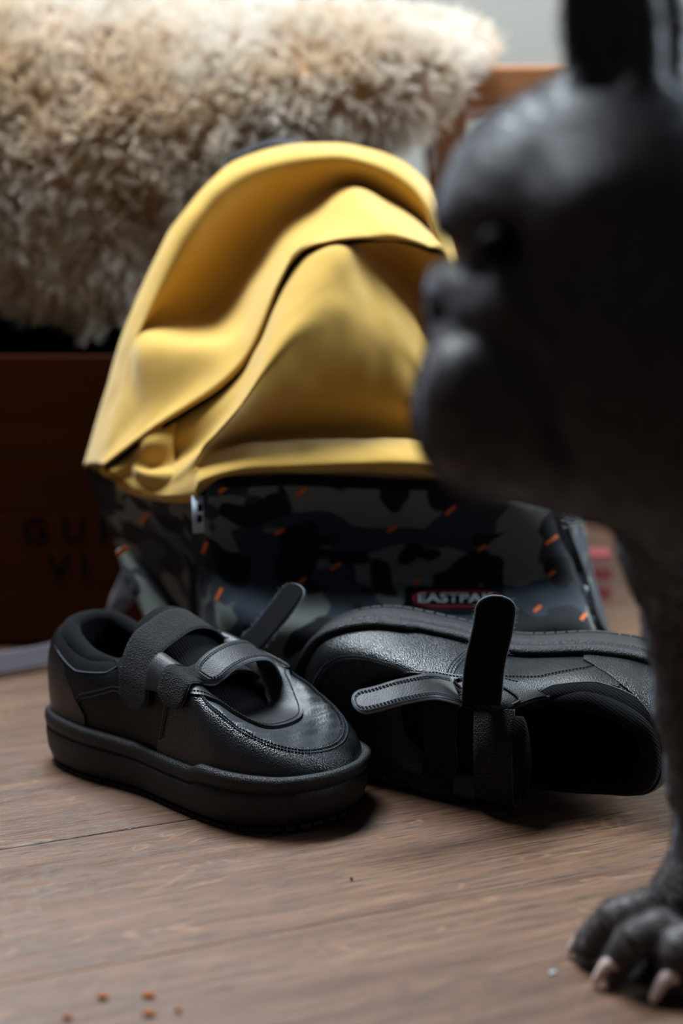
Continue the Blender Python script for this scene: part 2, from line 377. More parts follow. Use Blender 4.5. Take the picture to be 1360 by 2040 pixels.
o = hair('wool', roots, norms, 7, wool, .00044, M_WOOL, fleece); tag(o, kind='stuff')

# ------------------------------------------------------------------ shoes
LS = .25; WF = 1.2
QS = [-1, -.9, -.75, -.55, -.4, -.25, -.12, -.05, 0, .05, .12, .25, .4, .55, .75, .9, 1]
LAT = [(.002, 0), (.012, .024), (.05, .034), (.105, .033), (.15, .039), (.193, .043), (.228, .033), (.243, .016), (.247, 0)]
MED = [(.002, 0), (.012, .024), (.05, .031), (.105, .028), (.15, .036), (.193, .041), (.228, .033), (.243, .016), (.247, 0)]
TOPR = [(.012, 0, .097), (.020, .021, .094), (.050, .030, .082), (.080, .030, .083), (.104, .028, .096), (.130, .025, .085), (.153, .024, .069), (.170, .018, .059), (.175, 0, .057)]
def ring(side_neg, side_pos, dim):
    a = [(p[0], -p[1] * (WF if dim == 2 else 1.05)) + tuple(p[2:]) for p in side_neg]; b = [(p[0], p[1] * (WF if dim == 2 else 1.05)) + tuple(p[2:]) for p in side_pos]
    return np.array(a + b[:-1][::-1], float)          # q from -1 (heel) through 0 (toe) to +1 ; negative q = lateral (-y)
def table(Pts):
    q = np.linspace(-1, 1, 801); out = []
    k = np.array(QS); t = np.interp(q, k, np.arange(len(k))); i = np.minimum(t.astype(int), len(k) - 2); f = (t - i)[:, None]
    n = len(k); per = np.vstack([Pts[-2], Pts, Pts[1]]); i = i + 1
    a, b, c, d = per[i - 1], per[i], per[i + 1], per[i + 2]
    return .5 * (2 * b + (c - a) * f + (2 * a - 5 * b + 4 * c - d) * f ** 2 + (3 * b - a - 3 * c + d) * f ** 3)
FB = ring(LAT, MED, 2); FT = ring(TOPR, TOPR, 3)
TB, TT = table(FB), table(FT); QG = np.linspace(-1, 1, 801)
def lut(T_, q): return np.stack([np.interp(q, QG, T_[:, k]) for k in range(T_.shape[1])], -1)
def soletop(q): return .038 - .004 * sm(1 - abs(q), .1, .6) - .006 * sm(1 - abs(q), .7, 1) + .0045 * sm(1 - abs(q), .655, .70)
def spring(x): return .006 * np.clip((x - .185) / .065, 0, 1.2) ** 2
def S0(q, t):
    B = lut(TB, q); T_ = lut(TT, q); a = t * math.pi / 2
    h = (1 - np.cos(a)); z = np.sin(a) ** .86
    bz = soletop(q) - .005 + spring(B[..., 0])
    x = B[..., 0] + (T_[..., 0] - B[..., 0]) * h; y = B[..., 1] + (T_[..., 1] - B[..., 1]) * h; zz = bz + (T_[..., 2] - bz) * z
    bul = np.sin(2 * a) * .0035 * sm(abs(q), .3, .6); y = y + np.sign(B[..., 1]) * bul * np.minimum(1, abs(B[..., 1]) / .02); x = x - bul * 1.2 * sm(abs(q), .85, 1)
    wr = sm(1 - abs(q), .62, .85) * sm(t, .35, .55) * (1 - sm(t, .64, .74))
    zz = zz + wr * (.0011 * np.sin((x - .25 * y) * 620 + 1.6 * np.sin(y * 90)) * np.exp(-((x - .208) / .016) ** 2) + .0005 * np.sin(x * 300 + y * 230))
    return np.stack([x, y, zz], -1)
def SS(q, t, off=0.0):
    q = np.asarray(q, float); t = np.asarray(t, float); q, t = np.broadcast_arrays(q, t); e = 1e-3
    qq = (q + 1) % 2 - 1 if np.any(abs(q) > 1) else q
    p = S0(qq, t); dq = S0(np.clip(qq + e, -1, 1), t) - S0(np.clip(qq - e, -1, 1), t); dt = S0(qq, np.clip(t + .01, 0, 1)) - S0(qq, np.clip(t - .01, 0, 1))
    n = np.cross(dq, dt); n /= np.linalg.norm(n, axis=-1)[..., None] + 1e-9
    return p + n * np.asarray(off)[..., None]
def shoe(root, mir, which):
    fy = -1 if mir else 1
    def mk(mb, name, mat, par=root, smooth=True):
        V = np.array(mb.V); V[:, 1] *= fy
        Fc = [f[::-1] for f in mb.F] if mir else mb.F
        return mesh(name, V, Fc, mat, par, smooth)
    # sole
    n = 240; q = np.linspace(-1, 1, n, endpoint=False); O = lut(TB, q)
    tg = np.roll(O, -1, 0) - np.roll(O, 1, 0); nn = np.stack([tg[:, 1], -tg[:, 0]], -1); nn /= np.linalg.norm(nn, axis=1)[:, None]
    if np.dot(nn[n // 4], O[n // 4] - [.125, 0]) < 0: nn = -nn
    zt = soletop(q); bump_ = sm(1 - abs(q), .655, .70)
    prof = [(-.030, 0, 0), (-.002, 0, 0), (.0015, .08, 0), (.0040, .28, 0), (.0052, .55, 0), (.0052, .66, 0), (.0038, .685, 0), (.0038, .71, 0), (.0052, .735, 0), (.0060, .86, 1), (.0056, .97, 1), (.0038, 'r', 1), (.0006, 'r', 1), (-.003, 'd', 0)]
    rings = []
    for off, z, k in prof:
        zz = zt + .0004 if z == 'r' else (zt - .004 if z == 'd' else zt * z + .002 * (1 - z))
        oo = off + (.0012 * bump_ if k else 0)
        p = O + nn * (oo[:, None] if isinstance(oo, np.ndarray) else oo)
        if off < -.01: p = O * .0 + (O - [.125, 0]) * .35 + [.125, 0]
        rings.append(np.stack([p[:, 0], p[:, 1], zz + spring(p[:, 0])], -1))
    mb = MB(); mb.grid(np.array(rings), closev=True, flip=True); b = 0; mb.F.append(tuple(range(n))); mk(mb, 'sole', M_SOLE)
    # tread blocks round the edge
    mb = MB()
    for k in range(0, n, 3):
        p = O[k] - nn[k] * .0022; tt = np.array([-nn[k][1], nn[k][0]]); z = spring(p[0])
        mb.box((p[0], p[1], z + .0012), (tt[0] * .0030, tt[1] * .0030, 0), (nn[k][0] * .003, nn[k][1] * .003, 0), (0, 0, .0012))
    for i in range(10):
        for j in (-1, 0, 1):
            x = .02 + i * .023; mb.box((x, j * .022 * WF * (1 if i > 4 else .85), spring(x) + .0014), (.007, 0, 0), (0, .007, 0), (0, 0, .0014))
    tr = mk(mb, 'tread', M_SOLE, smooth=False); tr['kind'] = 'stuff'
    # upper
    qa = np.linspace(-1, 1, 200); ta = np.linspace(0, 1, 36); mb = MB()
    mb.grid(SS(qa[:, None], ta[None, :], np.zeros((200, 36)))); up = mk(mb, 'upper', M_LEATHER)
    # inner lining and insole
    Tr = lut(TT, np.linspace(-1, 1, 120, endpoint=False)); Bi = lut(TB, np.linspace(-1, 1, 120, endpoint=False)); rg = []
    for f in np.linspace(0, 1, 12):
        xy = Tr[:, :2] * (1 - f) + (Bi * [1, .93]) * f; c = np.array([.12, 0]); xy = c + (xy - c) * (.90 + .0 * f)
        z = Tr[:, 2] * (1 - f ** .8) - .003 * (1 - f) + (.040 + .3 * spring(xy[:, 0])) * f ** .8
        if f > 0: z = np.minimum(z, Tr[:, 2] - .002)
        rg.append(np.stack([xy[:, 0], xy[:, 1], z], -1))
    last = rg[-1]; rg.append(np.array([.12, 0, .040]) + (last - [.12, 0, .040]) * [.4, .4, 1])
    mb = MB(); mb.grid(np.array(rg), closev=True); mb.F.append(tuple(len(mb.V) - 120 + k for k in range(120))); mk(mb, 'lining', M_LINING)
    # panels
    def panel(name, q0, q1, tlo, thi, mat, th=.0011, nq=90, nt=14, wrap=False):
        qs = np.linspace(q0, q1, nq); u = np.linspace(0, 1, nt)
        lo, hi = tlo(qs), thi(qs); tt = lo[:, None] + (hi - lo)[:, None] * u[None, :]
        off = np.full(tt.shape, th); qs2 = np.concatenate([qs[:1], qs, qs[-1:]]); tt = np.concatenate([tt[:1], tt, tt[-1:]]); off = np.concatenate([off[:1] * 0 - .0006, off, off[:1] * 0 - .0006])
        tt = np.concatenate([tt[:, :1], tt, tt[:, -1:]], 1); off = np.concatenate([off[:, :1] * 0 - .0006, off, off[:, :1] * 0 - .0006], 1)
        qq = np.broadcast_to(qs2[:, None], tt.shape); mb = MB(); mb.grid(SS(qq, np.clip(tt, 0, 1), off)); o = mk(mb, name, mat)
        md = o.modifiers.new('es', 'EDGE_SPLIT'); md.split_angle = math.radians(40)
        return o
    def stitch(name, qs, ts, off=.0013, mat=M_THREAD, gap=.0022, r=.00035):
        pts = SS(np.array(qs), np.array(ts), np.full(len(qs), off)); return stitch3(name, pts, mat, gap, r)
    def stitch3(name, pts, mat=M_THREAD, gap=.0022, r=.00035, raw=False):
        d = np.r_[0, np.cumsum(np.linalg.norm(np.diff(pts, axis=0), axis=1))]; m = max(3, int(d[-1] / gap)); s = np.linspace(0, d[-1], m)
        pp = np.stack([np.interp(s, d, pts[:, k]) for k in range(3)], -1); mb = MB()
        for a, b in zip(pp[:-1], pp[1:]):
            x = (b - a) * .36; L = np.linalg.norm(x) + 1e-9; y = np.cross(x / L, [0.2, .3, 1]); y /= np.linalg.norm(y); z = np.cross(x / L, y)
            mb.box((a + b) / 2, x, y * r, z * r)
        o = mk(mb, name, mat, smooth=False); o['kind'] = 'stuff'; return o
    # toe guard: low band round the toe rising at the sides
    es_ = lambda q: np.interp(abs(q), [0, .1, .2, .28], [.74, .74, .68, .60])
    gt_ = lambda q: np.interp(abs(q), [0, .08, .18, .24, .29, .33, .38, .43, .47], [.40, .42, .49, .60, .80, .74, .55, .30, .06])
    z0 = lambda q: np.zeros_like(q)
    panel('toe_guard', -.47, .47, z0, gt_, M_LEATHER_S, .0013, 140, 16)
    qs = np.linspace(-.455, .455, 200); stitch('toe_stitching', qs, gt_(qs) - .035, .0018); stitch('toe_stitching', qs * .98, gt_(qs * .98) - .075, .0018)
    panel('vamp', -.275, .275, lambda q: gt_(q) - .03, lambda q: np.maximum(es_(q) + .03, gt_(q) - .02), M_VAMP, .0004, 110, 16)
    # eyestay around the throat
    es = lambda q: np.interp(abs(q), [0, .1, .2, .28, .34, .5, .56], [.74, .74, .68, .56, .50, .52, .70])
    on = lambda q: np.full_like(q, .995)
    panel('eyestay', -.55, .55, es, on, M_LEATHER_G, .0026, 120, 10)
    qs = np.linspace(-.53, .53, 220); stitch('eyestay_stitching', qs, es(qs) + .03, .0028)
    # heel counter, collar panel
    for s in (-1, 1):
        lo = lambda q: np.zeros_like(q); hi = lambda q: np.interp(abs(q), [.71, .80, .90, 1], [.14, .52, .80, .93])
        panel('heel_counter', *((s * .71, s * 1.0) if s > 0 else (-1.0, -.71)), lo, hi, M_LEATHER_S, .0013, 30, 14)
        cl_ = lambda q: np.interp(abs(q), [.55, .62, .75, .88, 1], [.86, .70, .60, .66, .74])
        panel('collar_panel', *((.555, 1.0) if s > 0 else (-1.0, -.555)), cl_, lambda q: np.full_like(q, .99), M_KNIT, .0010, 50, 12)
        qq = np.linspace(.56, .87, 60) * s; mb = MB(); mb.tube(SS(qq, cl_(qq), np.full(60, .0009)), .00045, 6); mk(mb, 'collar_piping', M_EDGE)
        qv = lambda q: np.interp(abs(q), [.48, .6, .72, .80], [.50, .52, .34, .05])
        qq = np.linspace(.47, .80, 90) * s; stitch('quarter_stitching', qq, qv(qq), .0006); stitch('quarter_stitching', qq, qv(qq) - .05, .0006)
        panel('side_panel', *((.47, .80) if s > 0 else (-.80, -.47)), lambda q: qv(q), lambda q: np.interp(abs(q), [.47, .56, .62, .80], [.70, .80, .70, .58]), M_LEATHER, .0008, 40, 12)
    # padded collar roll
    qq = np.r_[np.linspace(.47, 1, 70), np.linspace(-1, -.47, 70)[1:]]; T_ = lut(TT, qq); c = np.array([.07, 0]); d = c - T_[:, :2]; d /= np.linalg.norm(d, axis=1)[:, None]
    ins = .0035; pts = np.c_[T_[:, 0] + d[:, 0] * ins, T_[:, 1] + d[:, 1] * ins, T_[:, 2] - .0015]; rr = .0028 + .0040 * sm(abs(qq), .50, .72)
    mb = MB(); mb.tube(pts, rr, 14); mk(mb, 'collar', M_KNIT)
    # throat edge binding
    qq = np.linspace(-.56, .56, 120); T_ = lut(TT, qq); mb = MB(); mb.tube(T_ + [0, 0, .0006], .0014, 8); mk(mb, 'throat_binding', M_LEATHER)
    # tongue
    L_ = cr([(.178, 0, .054), (.160, 0, .066), (.138, 0, .082), (.116, 0, .098), (.100, 0, .108), (.089, 0, .113)], 30); G_ = []
    for i, p in enumerate(L_):
        f = i / 29; wd = .017 + .013 * f; wd *= 1 if f < .88 else math.sqrt(max(0.02, 1 - ((f - .88) / .13) ** 2)); th = .0025 + .0028 * sm(f, .4, .9)
        if f > .93: th *= .7
        rg = []
        for a in np.linspace(0, 2 * math.pi, 28, endpoint=False):
            ca, sa = math.cos(a), math.sin(a); y = wd * (abs(ca) ** .8) * (1 if ca > 0 else -1); z = th * sa
            rg.append((p[0] + z * .5, y, p[2] + z - .30 * wd * (y / .03) ** 2 * 1.0))
        G_.append(rg)
    mb = MB(); mb.grid(np.array(G_), closev=True); mb.F.append(tuple(range(28))); mb.F.append(tuple(len(mb.V) - 28 + k for k in range(28))[::-1]); to = mk(mb, 'tongue', M_KNIT)
    return mk, stitch3
def ribbon(path, wdir, width, th, tip0=False, tip1=True, n=40, wn=10, tilt=None):
    """closed band along path; wdir one vector or list of vectors; rounded tips"""
    c = cr(path, n); wd = cr(np.broadcast_to(wdir, (len(path), 3)) if np.ndim(wdir) == 1 else wdir, n)
    T = np.gradient(c, axis=0); T /= np.linalg.norm(T, axis=1)[:, None]; wd = wd - T * np.sum(wd * T, 1)[:, None]; wd /= np.linalg.norm(wd, axis=1)[:, None]
    N = np.cross(T, wd); s = np.r_[0, np.cumsum(np.linalg.norm(np.diff(c, axis=0), axis=1))]; L = s[-1]; r = width * .42
    k = np.ones(n)
    if tip1: x = np.clip((s - (L - r)) / r, 0, 1); k *= np.sqrt(np.maximum(1 - x ** 2.6, .05))
    if tip0: x = np.clip((r - s) / r, 0, 1); k *= np.sqrt(np.maximum(1 - x ** 2.6, .05))
    G_ = []
    for i in range(n):
        rg = [c[i] + wd[i] * a * width / 2 * k[i] + N[i] * th / 2 for a in np.linspace(-1, 1, wn)] + [c[i] + wd[i] * a * width / 2 * k[i] - N[i] * th / 2 for a in np.linspace(1, -1, wn)]
        G_.append(rg)
    mb = MB(); mb.grid(np.array(G_), closev=True); m = 2 * wn; mb.F.append(tuple(range(m))); mb.F.append(tuple(len(mb.V) - m + q for q in range(m))[::-1])
    return mb, c, wd, N, k
def edge_lines(c, wd, N, k, width, th, inset=.0022, side=1):
    a = c + wd * (width / 2 * k - inset)[:, None] + N * (th / 2 + .0002) * side; b = c - wd * (width / 2 * k - inset)[:, None] + N * (th / 2 + .0002) * side
    return np.vstack([a[2:-2], b[2:-2][::-1]])

# right-foot shoe, standing
shoeR = empty('school_shoe', (-.200, 1.226, 0)); shoeR.rotation_euler = (0, 0, math.radians(-39)); shoeR.scale = (1.045,) * 3
tag(shoeR, 'black leather strap shoe standing upright, toe towards the viewer', 'shoe', 'pair of black school shoes')
mkR, stR = shoe(shoeR, False, 0)
M_FUZZ = NT('pale_fuzz').set(lin(120, 128, 136), .8, .2)
def straps(mk, st, loose, lying):
    rt_ = shoeL if lying else shoeR
    # elastic bands with loop tape, over the tongue and hanging on the lateral side (-y)
    def side_pt(x, t_, o_, sgn=-1):
        qq = np.linspace(.05, .9, 300) * sgn; pp = S0(qq, np.full(300, t_)); k_ = int(np.argmin(abs(pp[:, 0] - x))); return tuple(SS(qq[k_:k_ + 1], np.array([t_]), np.array([o_]))[0])
    for k, (x, w_) in enumerate(((.111, .0255), (.147, .0225))):
        zt = side_pt(x, 1.0, 0)[2] + (.016 if k == 0 else .013)
        path = [side_pt(x, .98, .002, 1), (x, .016, zt - .004), (x, 0, zt), (x, -.016, zt - .003), side_pt(x, .90, .0055), side_pt(x, .66, .0050), side_pt(x, .48, .0045), side_pt(x - .002, .33 if k == 0 else .36, .0040)]
        mb, c, wd, N, kk = ribbon(path, (1, 0, -.35), w_, .0024, False, True, 50); mk(mb, 'loop_strap', M_LOOP)
        mb = MB(); L2 = np.vstack([c + wd * (w_ / 2 * kk)[:, None], (c - wd * (w_ / 2 * kk)[:, None])[::-1]]); mb.tube(L2, .0006, 6); mk(mb, 'strap_edging', M_THREAD)
    # leather tab between the two loop straps
    kp = [side_pt(.130, t_, .0036) for t_ in (.99, .8, .62, .46)]
    mb, c, wd, N, kk = ribbon(kp, (1, 0, -.35), .016, .0016, False, False, 14); mk(mb, 'strap_keeper', M_STRAP)
    for q_ in (.415, .285):
        T0 = SS(np.array([q_] * 4), np.array([.995, .995, .80, .80]), np.array([.003] * 4)); T1 = SS(np.array([q_ - .045, q_ + .045, q_ + .045, q_ - .045, q_ - .045]), np.array([.96, .96, .62, .62, .96]), np.array([.0032] * 5))
        mb = MB(); mb.tube(cr(T1, 30), .0011, 6); mk(mb, 'strap_slot', M_LEATHER)
    for nm, path, wdir, wdt, mat, both in loose:
        mb, c, wd, N, kk = ribbon(path, wdir, wdt, .0026, False, True, 50); mk(mb, nm, mat)
        if both:
            st('strap_stitching', edge_lines(c, wd, N, kk, wdt, .0026, .0022, 1)); st('strap_stitching', edge_lines(c, wd, N, kk, wdt, .0026, .0034, 1))
            st('strap_stitching', edge_lines(c, wd, N, kk, wdt, .0026, .0022, -1)); st('strap_stitching', edge_lines(c, wd, N, kk, wdt, .0026, .0034, -1))
        mb = MB(); L2 = np.vstack([c + wd * (wdt / 2 * kk)[:, None], (c - wd * (wdt / 2 * kk)[:, None])[::-1]]); mb.tube(L2, .0009, 6); mk(mb, 'strap_edging', M_EDGE)
        if not both:
            K = 900; f = nr.random(K) * (len(L2) - 1.001); i_ = f.astype(int); e0 = L2[i_] + (L2[i_ + 1] - L2[i_]) * (f - i_)[:, None]; cc = c[np.minimum(np.where(i_ < len(c), i_, 2 * len(c) - 1 - i_), len(c) - 1)]
            od = e0 - cc; od /= np.linalg.norm(od, axis=1)[:, None] + 1e-9; d_ = (od * .8 + nr.normal(size=(K, 3)) * .5) * nr.uniform(.0008, .0024, (K, 1))
            def fz(r_, n_, e0=e0, d_=d_): 
                T_ = np.linspace(0, 1, 3)[None, :, None]; return (e0[:, None] + d_[:, None] * T_) * np.array([1, -1 if lying else 1, 1])
            o = hair('strap_fuzz', e0, None, 3, fz, .00007, M_FUZZ, rt_); o['kind'] = 'stuff'
bpy.context.view_layer.update()
def loc(root, p, mir=False):
    v = root.matrix_world.inverted() @ Vector(p); return (v.x, -v.y if mir else v.y, v.z)
Rl = lambda u, v, Y: loc(shoeR, P(u, v, Y))
looseR = [('hook_strap', [Rl(462, 1318, 1.18), Rl(482, 1300, 1.178), Rl(515, 1268, 1.175), Rl(550, 1226, 1.178), Rl(577, 1190, 1.182), Rl(592, 1166, 1.186)], tuple(np.array(Rl(570, 1254, 1.165)) - np.array(Rl(520, 1214, 1.19))), .020, M_HOOK, False),
          ('leather_strap', [(.160, .030, .062), (.161, .029, .078), (.162, .018, .093), (.162, .0, .097), (.161, -.018, .094), (.159, -.031, .086)], (1, 0, -.45), .0215, M_STRAP, True)]
straps(mkR, stR, looseR, False)

# left-foot shoe, lying on its outer side with the opening towards the camera
shoeL = empty('school_shoe', (0, 0, 0))
tag(shoeL, 'black leather strap shoe lying on its side, opening towards the viewer', 'shoe', 'pair of black school shoes')
toe = Vector((-.98, .19, .0)).normalized(); up = Vector((-.05, -1, -.22)); up = (up - toe * up.dot(toe)).normalized(); lf = up.cross(toe)
M3 = Matrix((toe, lf, up)).transposed()          # local x=toe, y=left, z=up
SL = 1.06; ol = lut(TB, QG); zmin = min([(M3 @ Vector((p[0], -sgn * p[1] * 1.11, h_))).z for p in ol for h_ in (.02, .03) for sgn in (-1, 1)] + [(M3 @ Vector((p[0], -sgn * p[1] * 1.12, p[2]))).z for p in lut(TT, QG) for sgn in (-1, 1)]) * SL
org = Vector((.236, 1.158, -zmin + .0005))
shoeL.matrix_world = Matrix.Translation(org) @ M3.to_4x4() @ Matrix.Scale(SL, 4)
mkL, stL = shoe(shoeL, True, 1)
Ll = lambda u, v, Y: loc(shoeL, P(u, v, Y), True)
bpy.context.view_layer.update()
looseL = [('hook_strap', [Ll(958, 1405, 1.073), Ll(960, 1380, 1.071), Ll(966, 1320, 1.068), Ll(982, 1250, 1.065), Ll(990, 1188, 1.063)], tuple(np.array(Ll(1000, 1300, 1.065)) - np.array(Ll(900, 1300, 1.063))), .0235, M_HOOK, False),
          ('leather_strap', [Ll(905, 1376, 1.073), Ll(860, 1368, 1.053), Ll(800, 1378, 1.043), Ll(750, 1392, 1.038), Ll(704, 1402, 1.035)], tuple(np.array(Ll(800, 1352, 1.053)) - np.array(Ll(808, 1405, 1.033))), .0185, M_STRAP, True)]
straps(mkL, stL, looseL, True)

# ------------------------------------------------------------------ backpack
bag = empty('backpack', (0, 1.38, 0)); tag(bag, 'slumped backpack, yellow canvas above a dark camouflage front pocket', 'backpack')
BO = np.array(bag.location)
def wrinkle(G, amp, fr, seed, edge=True):
    n = np.cross(np.gradient(G, axis=1), np.gradient(G, axis=0)); n /= np.linalg.norm(n, axis=2)[..., None] + 1e-9
    p = G.reshape(-1, 3); w_ = (vnoise(p * fr, seed) + .5 * vnoise(p * fr * 2.3, seed + 5)).reshape(G.shape[:2]) * amp
    if edge:
        a, b = G.shape[:2]; e = np.minimum(np.minimum(np.arange(a), a - 1 - np.arange(a)) / 6, 1)[:, None] * np.minimum(np.minimum(np.arange(b), b - 1 - np.arange(b)) / 6, 1)[None]
        w_ = w_ * e
    return G + n * w_[..., None]
bag_bv = []
M_ZIP = m_fab('zip_tape', (10, 11, 13), 900, .6, .9, .03)
def cloth(name, rails, mat, nu=140, nv=70, amp=.0012, fr=28, seed=1, th=.0016, uv=False, keep=True):
    G = wrinkle(loft(rails, nu, nv), amp, fr, seed); mb = MB(); mb.grid(G - BO); o = mb.build(name, mat, bag); solid(o, th, 0)
    if keep: bag_bv.append((G.reshape(-1, 3), mb.F))
    return o
RIM = [(168, 930, 1.42), (215, 770, 1.42), (255, 640, 1.42), (330, 480, 1.43), (400, 380, 1.44), (470, 320, 1.45), (570, 290, 1.46), (700, 290, 1.46), (800, 320, 1.46), (865, 385, 1.45), (900, 470, 1.44), (960, 650, 1.43), (1040, 830, 1.42), (1110, 1000, 1.41)]
BACKR = [(u + (660 - u) * .05, v + 14, y + .035) for u, v, y in RIM]
IN1 = [(182, 925, 1.388), (240, 770, 1.383), (282, 650, 1.388), (362, 500, 1.397), (428, 402, 1.405), (498, 348, 1.412), (590, 320, 1.418), (690, 316, 1.42), (780, 345, 1.418), (842, 400, 1.412), (872, 470, 1.406), (930, 650, 1.4), (1000, 830, 1.39), (1070, 1000, 1.38)]
VAL = [(197, 925, 1.365), (250, 785, 1.368), (280, 655, 1.402), (415, 612, 1.434), (488, 515, 1.440), (540, 440, 1.438), (600, 405, 1.442), (690, 368, 1.445), (770, 395, 1.442), (830, 437, 1.435), (868, 487, 1.425), (910, 650, 1.4), (980, 830, 1.39), (1050, 1000, 1.38)]
MID = [(201, 925, 1.355), (278, 812, 1.346), (300, 688, 1.357), (450, 668, 1.362), (518, 560, 1.386), (570, 478, 1.400), (630, 430, 1.410), (702, 377, 1.420), (780, 408, 1.418), (842, 452, 1.41), (876, 496, 1.40), (905, 650, 1.39), (970, 830, 1.38), (1045, 1000, 1.375)]
CRE = [(205, 925, 1.345), (297, 840, 1.328), (425, 730, 1.322), (487, 665, 1.330), (540, 560, 1.345), (585, 500, 1.350), (650, 450, 1.368), (714, 390, 1.392), (790, 425, 1.385), (850, 466, 1.376), (884, 503, 1.370), (900, 650, 1.37), (960, 830, 1.37), (1040, 1000, 1.37)]
LIP = [(208, 925, 1.34), (310, 850, 1.318), (440, 765, 1.306), (502, 690, 1.306), (552, 570, 1.316), (594, 503, 1.318), (660, 479, 1.318), (750, 468, 1.318), (800, 472, 1.320), (850, 489, 1.328), (887, 513, 1.338), (900, 660, 1.355), (950, 830, 1.36), (1020, 990, 1.36)]
TUCK = [(u + 2, v + 3, y + .028) for u, v, y in LIP]
cloth('hood_panel', [BACKR, RIM, IN1, VAL, MID, CRE, LIP, TUCK], M_YEL, 180, 90, .0013, 24, 1)
FR = [
 [(u, v + 2, y + .017) for u, v, y in LIP],
 [(222, 940, 1.335), (325, 880, 1.322), (455, 790, 1.300), (522, 690, 1.298), (580, 575, 1.308), (630, 512, 1.312), (690, 496, 1.316), (745, 506, 1.352), (792, 535, 1.372), (830, 575, 1.378), (856, 620, 1.375), (885, 680, 1.36), (925, 840, 1.36), (995, 975, 1.355)],
 [(240, 952, 1.335), (345, 912, 1.318), (440, 850, 1.288), (500, 765, 1.272), (560, 660, 1.276), (622, 592, 1.284), (690, 560, 1.296), (742, 580, 1.316), (786, 636, 1.312), (822, 682, 1.312), (848, 726, 1.315), (870, 780, 1.325), (905, 850, 1.335), (970, 965, 1.335)],
 [(252, 962, 1.330), (340, 935, 1.298), (415, 880, 1.268), (470, 820, 1.255), (535, 735, 1.258), (600, 680, 1.266), (680, 660, 1.278), (745, 682, 1.290), (788, 714, 1.293), (823, 745, 1.298), (849, 772, 1.302), (872, 800, 1.310), (905, 870, 1.315), (965, 960, 1.32)],
 [(262, 970, 1.325), (330, 958, 1.295), (395, 905, 1.262), (430, 868, 1.266), (500, 830, 1.274), (580, 800, 1.279), (660, 790, 1.284), (735, 790, 1.288), (785, 800, 1.290), (822, 810, 1.292), (850, 820, 1.295), (872, 840, 1.30), (905, 880, 1.305), (965, 955, 1.31)],
 [(270, 976, 1.322), (330, 972, 1.292), (388, 935, 1.262), (412, 898, 1.278), (480, 880, 1.297), (560, 872, 1.304), (650, 868, 1.306), (735, 868, 1.306), (785, 870, 1.306), (822, 872, 1.306), (850, 876, 1.306), (875, 882, 1.306), (908, 900, 1.306), (965, 950, 1.306)],
 [(278, 980, 1.320), (332, 982, 1.288), (383, 965, 1.258), (400, 930, 1.262), (480, 895, 1.272), (560, 884, 1.275), (650, 878, 1.275), (735, 878, 1.275), (785, 879, 1.275), (822, 881, 1.275), (850, 884, 1.275), (880, 890, 1.275), (915, 905, 1.28), (985, 955, 1.285)],
 [(282, 984, 1.318), (334, 988, 1.286), (385, 985, 1.256), (402, 958, 1.25), (480, 935, 1.247), (560, 930, 1.246), (650, 926, 1.246), (735, 924, 1.246), (785, 924, 1.246), (822, 925, 1.247), (850, 927, 1.248), (885, 930, 1.25), (930, 938, 1.255), (1030, 970, 1.27)],
 [(286, 988, 1.322), (336, 994, 1.292), (388, 996, 1.262), (406, 975, 1.262), (480, 948, 1.268), (560, 944, 1.270), (650, 944, 1.272), (735, 948, 1.274), (785, 952, 1.275), (822, 955, 1.276), (850, 958, 1.277), (885, 962, 1.28), (940, 972, 1.285), (1070, 1000, 1.295)]]
cloth('front_panel', FR, M_YEL, 180, 100, .0012, 26, 7)
mzp = LIP[:12]; mb, c, wd, N, kk = ribbon([P(u + 2, v + 4, y + .006) for u, v, y in mzp], (.15, -.75, -.65), .010, .0016, False, False, 120, 5); mb.V = [tuple(np.array(p) - BO) for p in mb.V]; mb.build('main_zip', M_ZIP, bag)
# small gathered folds at the lower left corner
cloth('corner_gusset', [
 [(196, 932, 1.372), (225, 905, 1.368), (262, 862, 1.345), (300, 848, 1.328), (350, 838, 1.32)],
 [(205, 945, 1.372), (235, 925, 1.362), (262, 895, 1.342), (292, 885, 1.318), (345, 880, 1.312)],
 [(222, 955, 1.368), (245, 945, 1.368), (262, 925, 1.330), (300, 930, 1.322), (350, 925, 1.305)],
 [(235, 965, 1.362), (255, 962, 1.345), (275, 945, 1.315), (312, 948, 1.298), (372, 945, 1.282)],
 [(235, 975, 1.362), (262, 984, 1.340), (300, 994, 1.318), (335, 1000, 1.300), (388, 1002, 1.275)]], M_YEL, 50, 40, .0012, 40, 4)
def fl(u, Y, z=.004):
    p = CAM + np.array([0, 0, 0]); X = (u - 680) / F
    # pixel row where the plane z meets depth Y
    a = ((z - CAM_H) / Y + SP / CP) ; r = (z - CAM_H) / Y; aa = (r * CP + SP) / (CP - r * SP)
    return H0 / 2 - aa * F
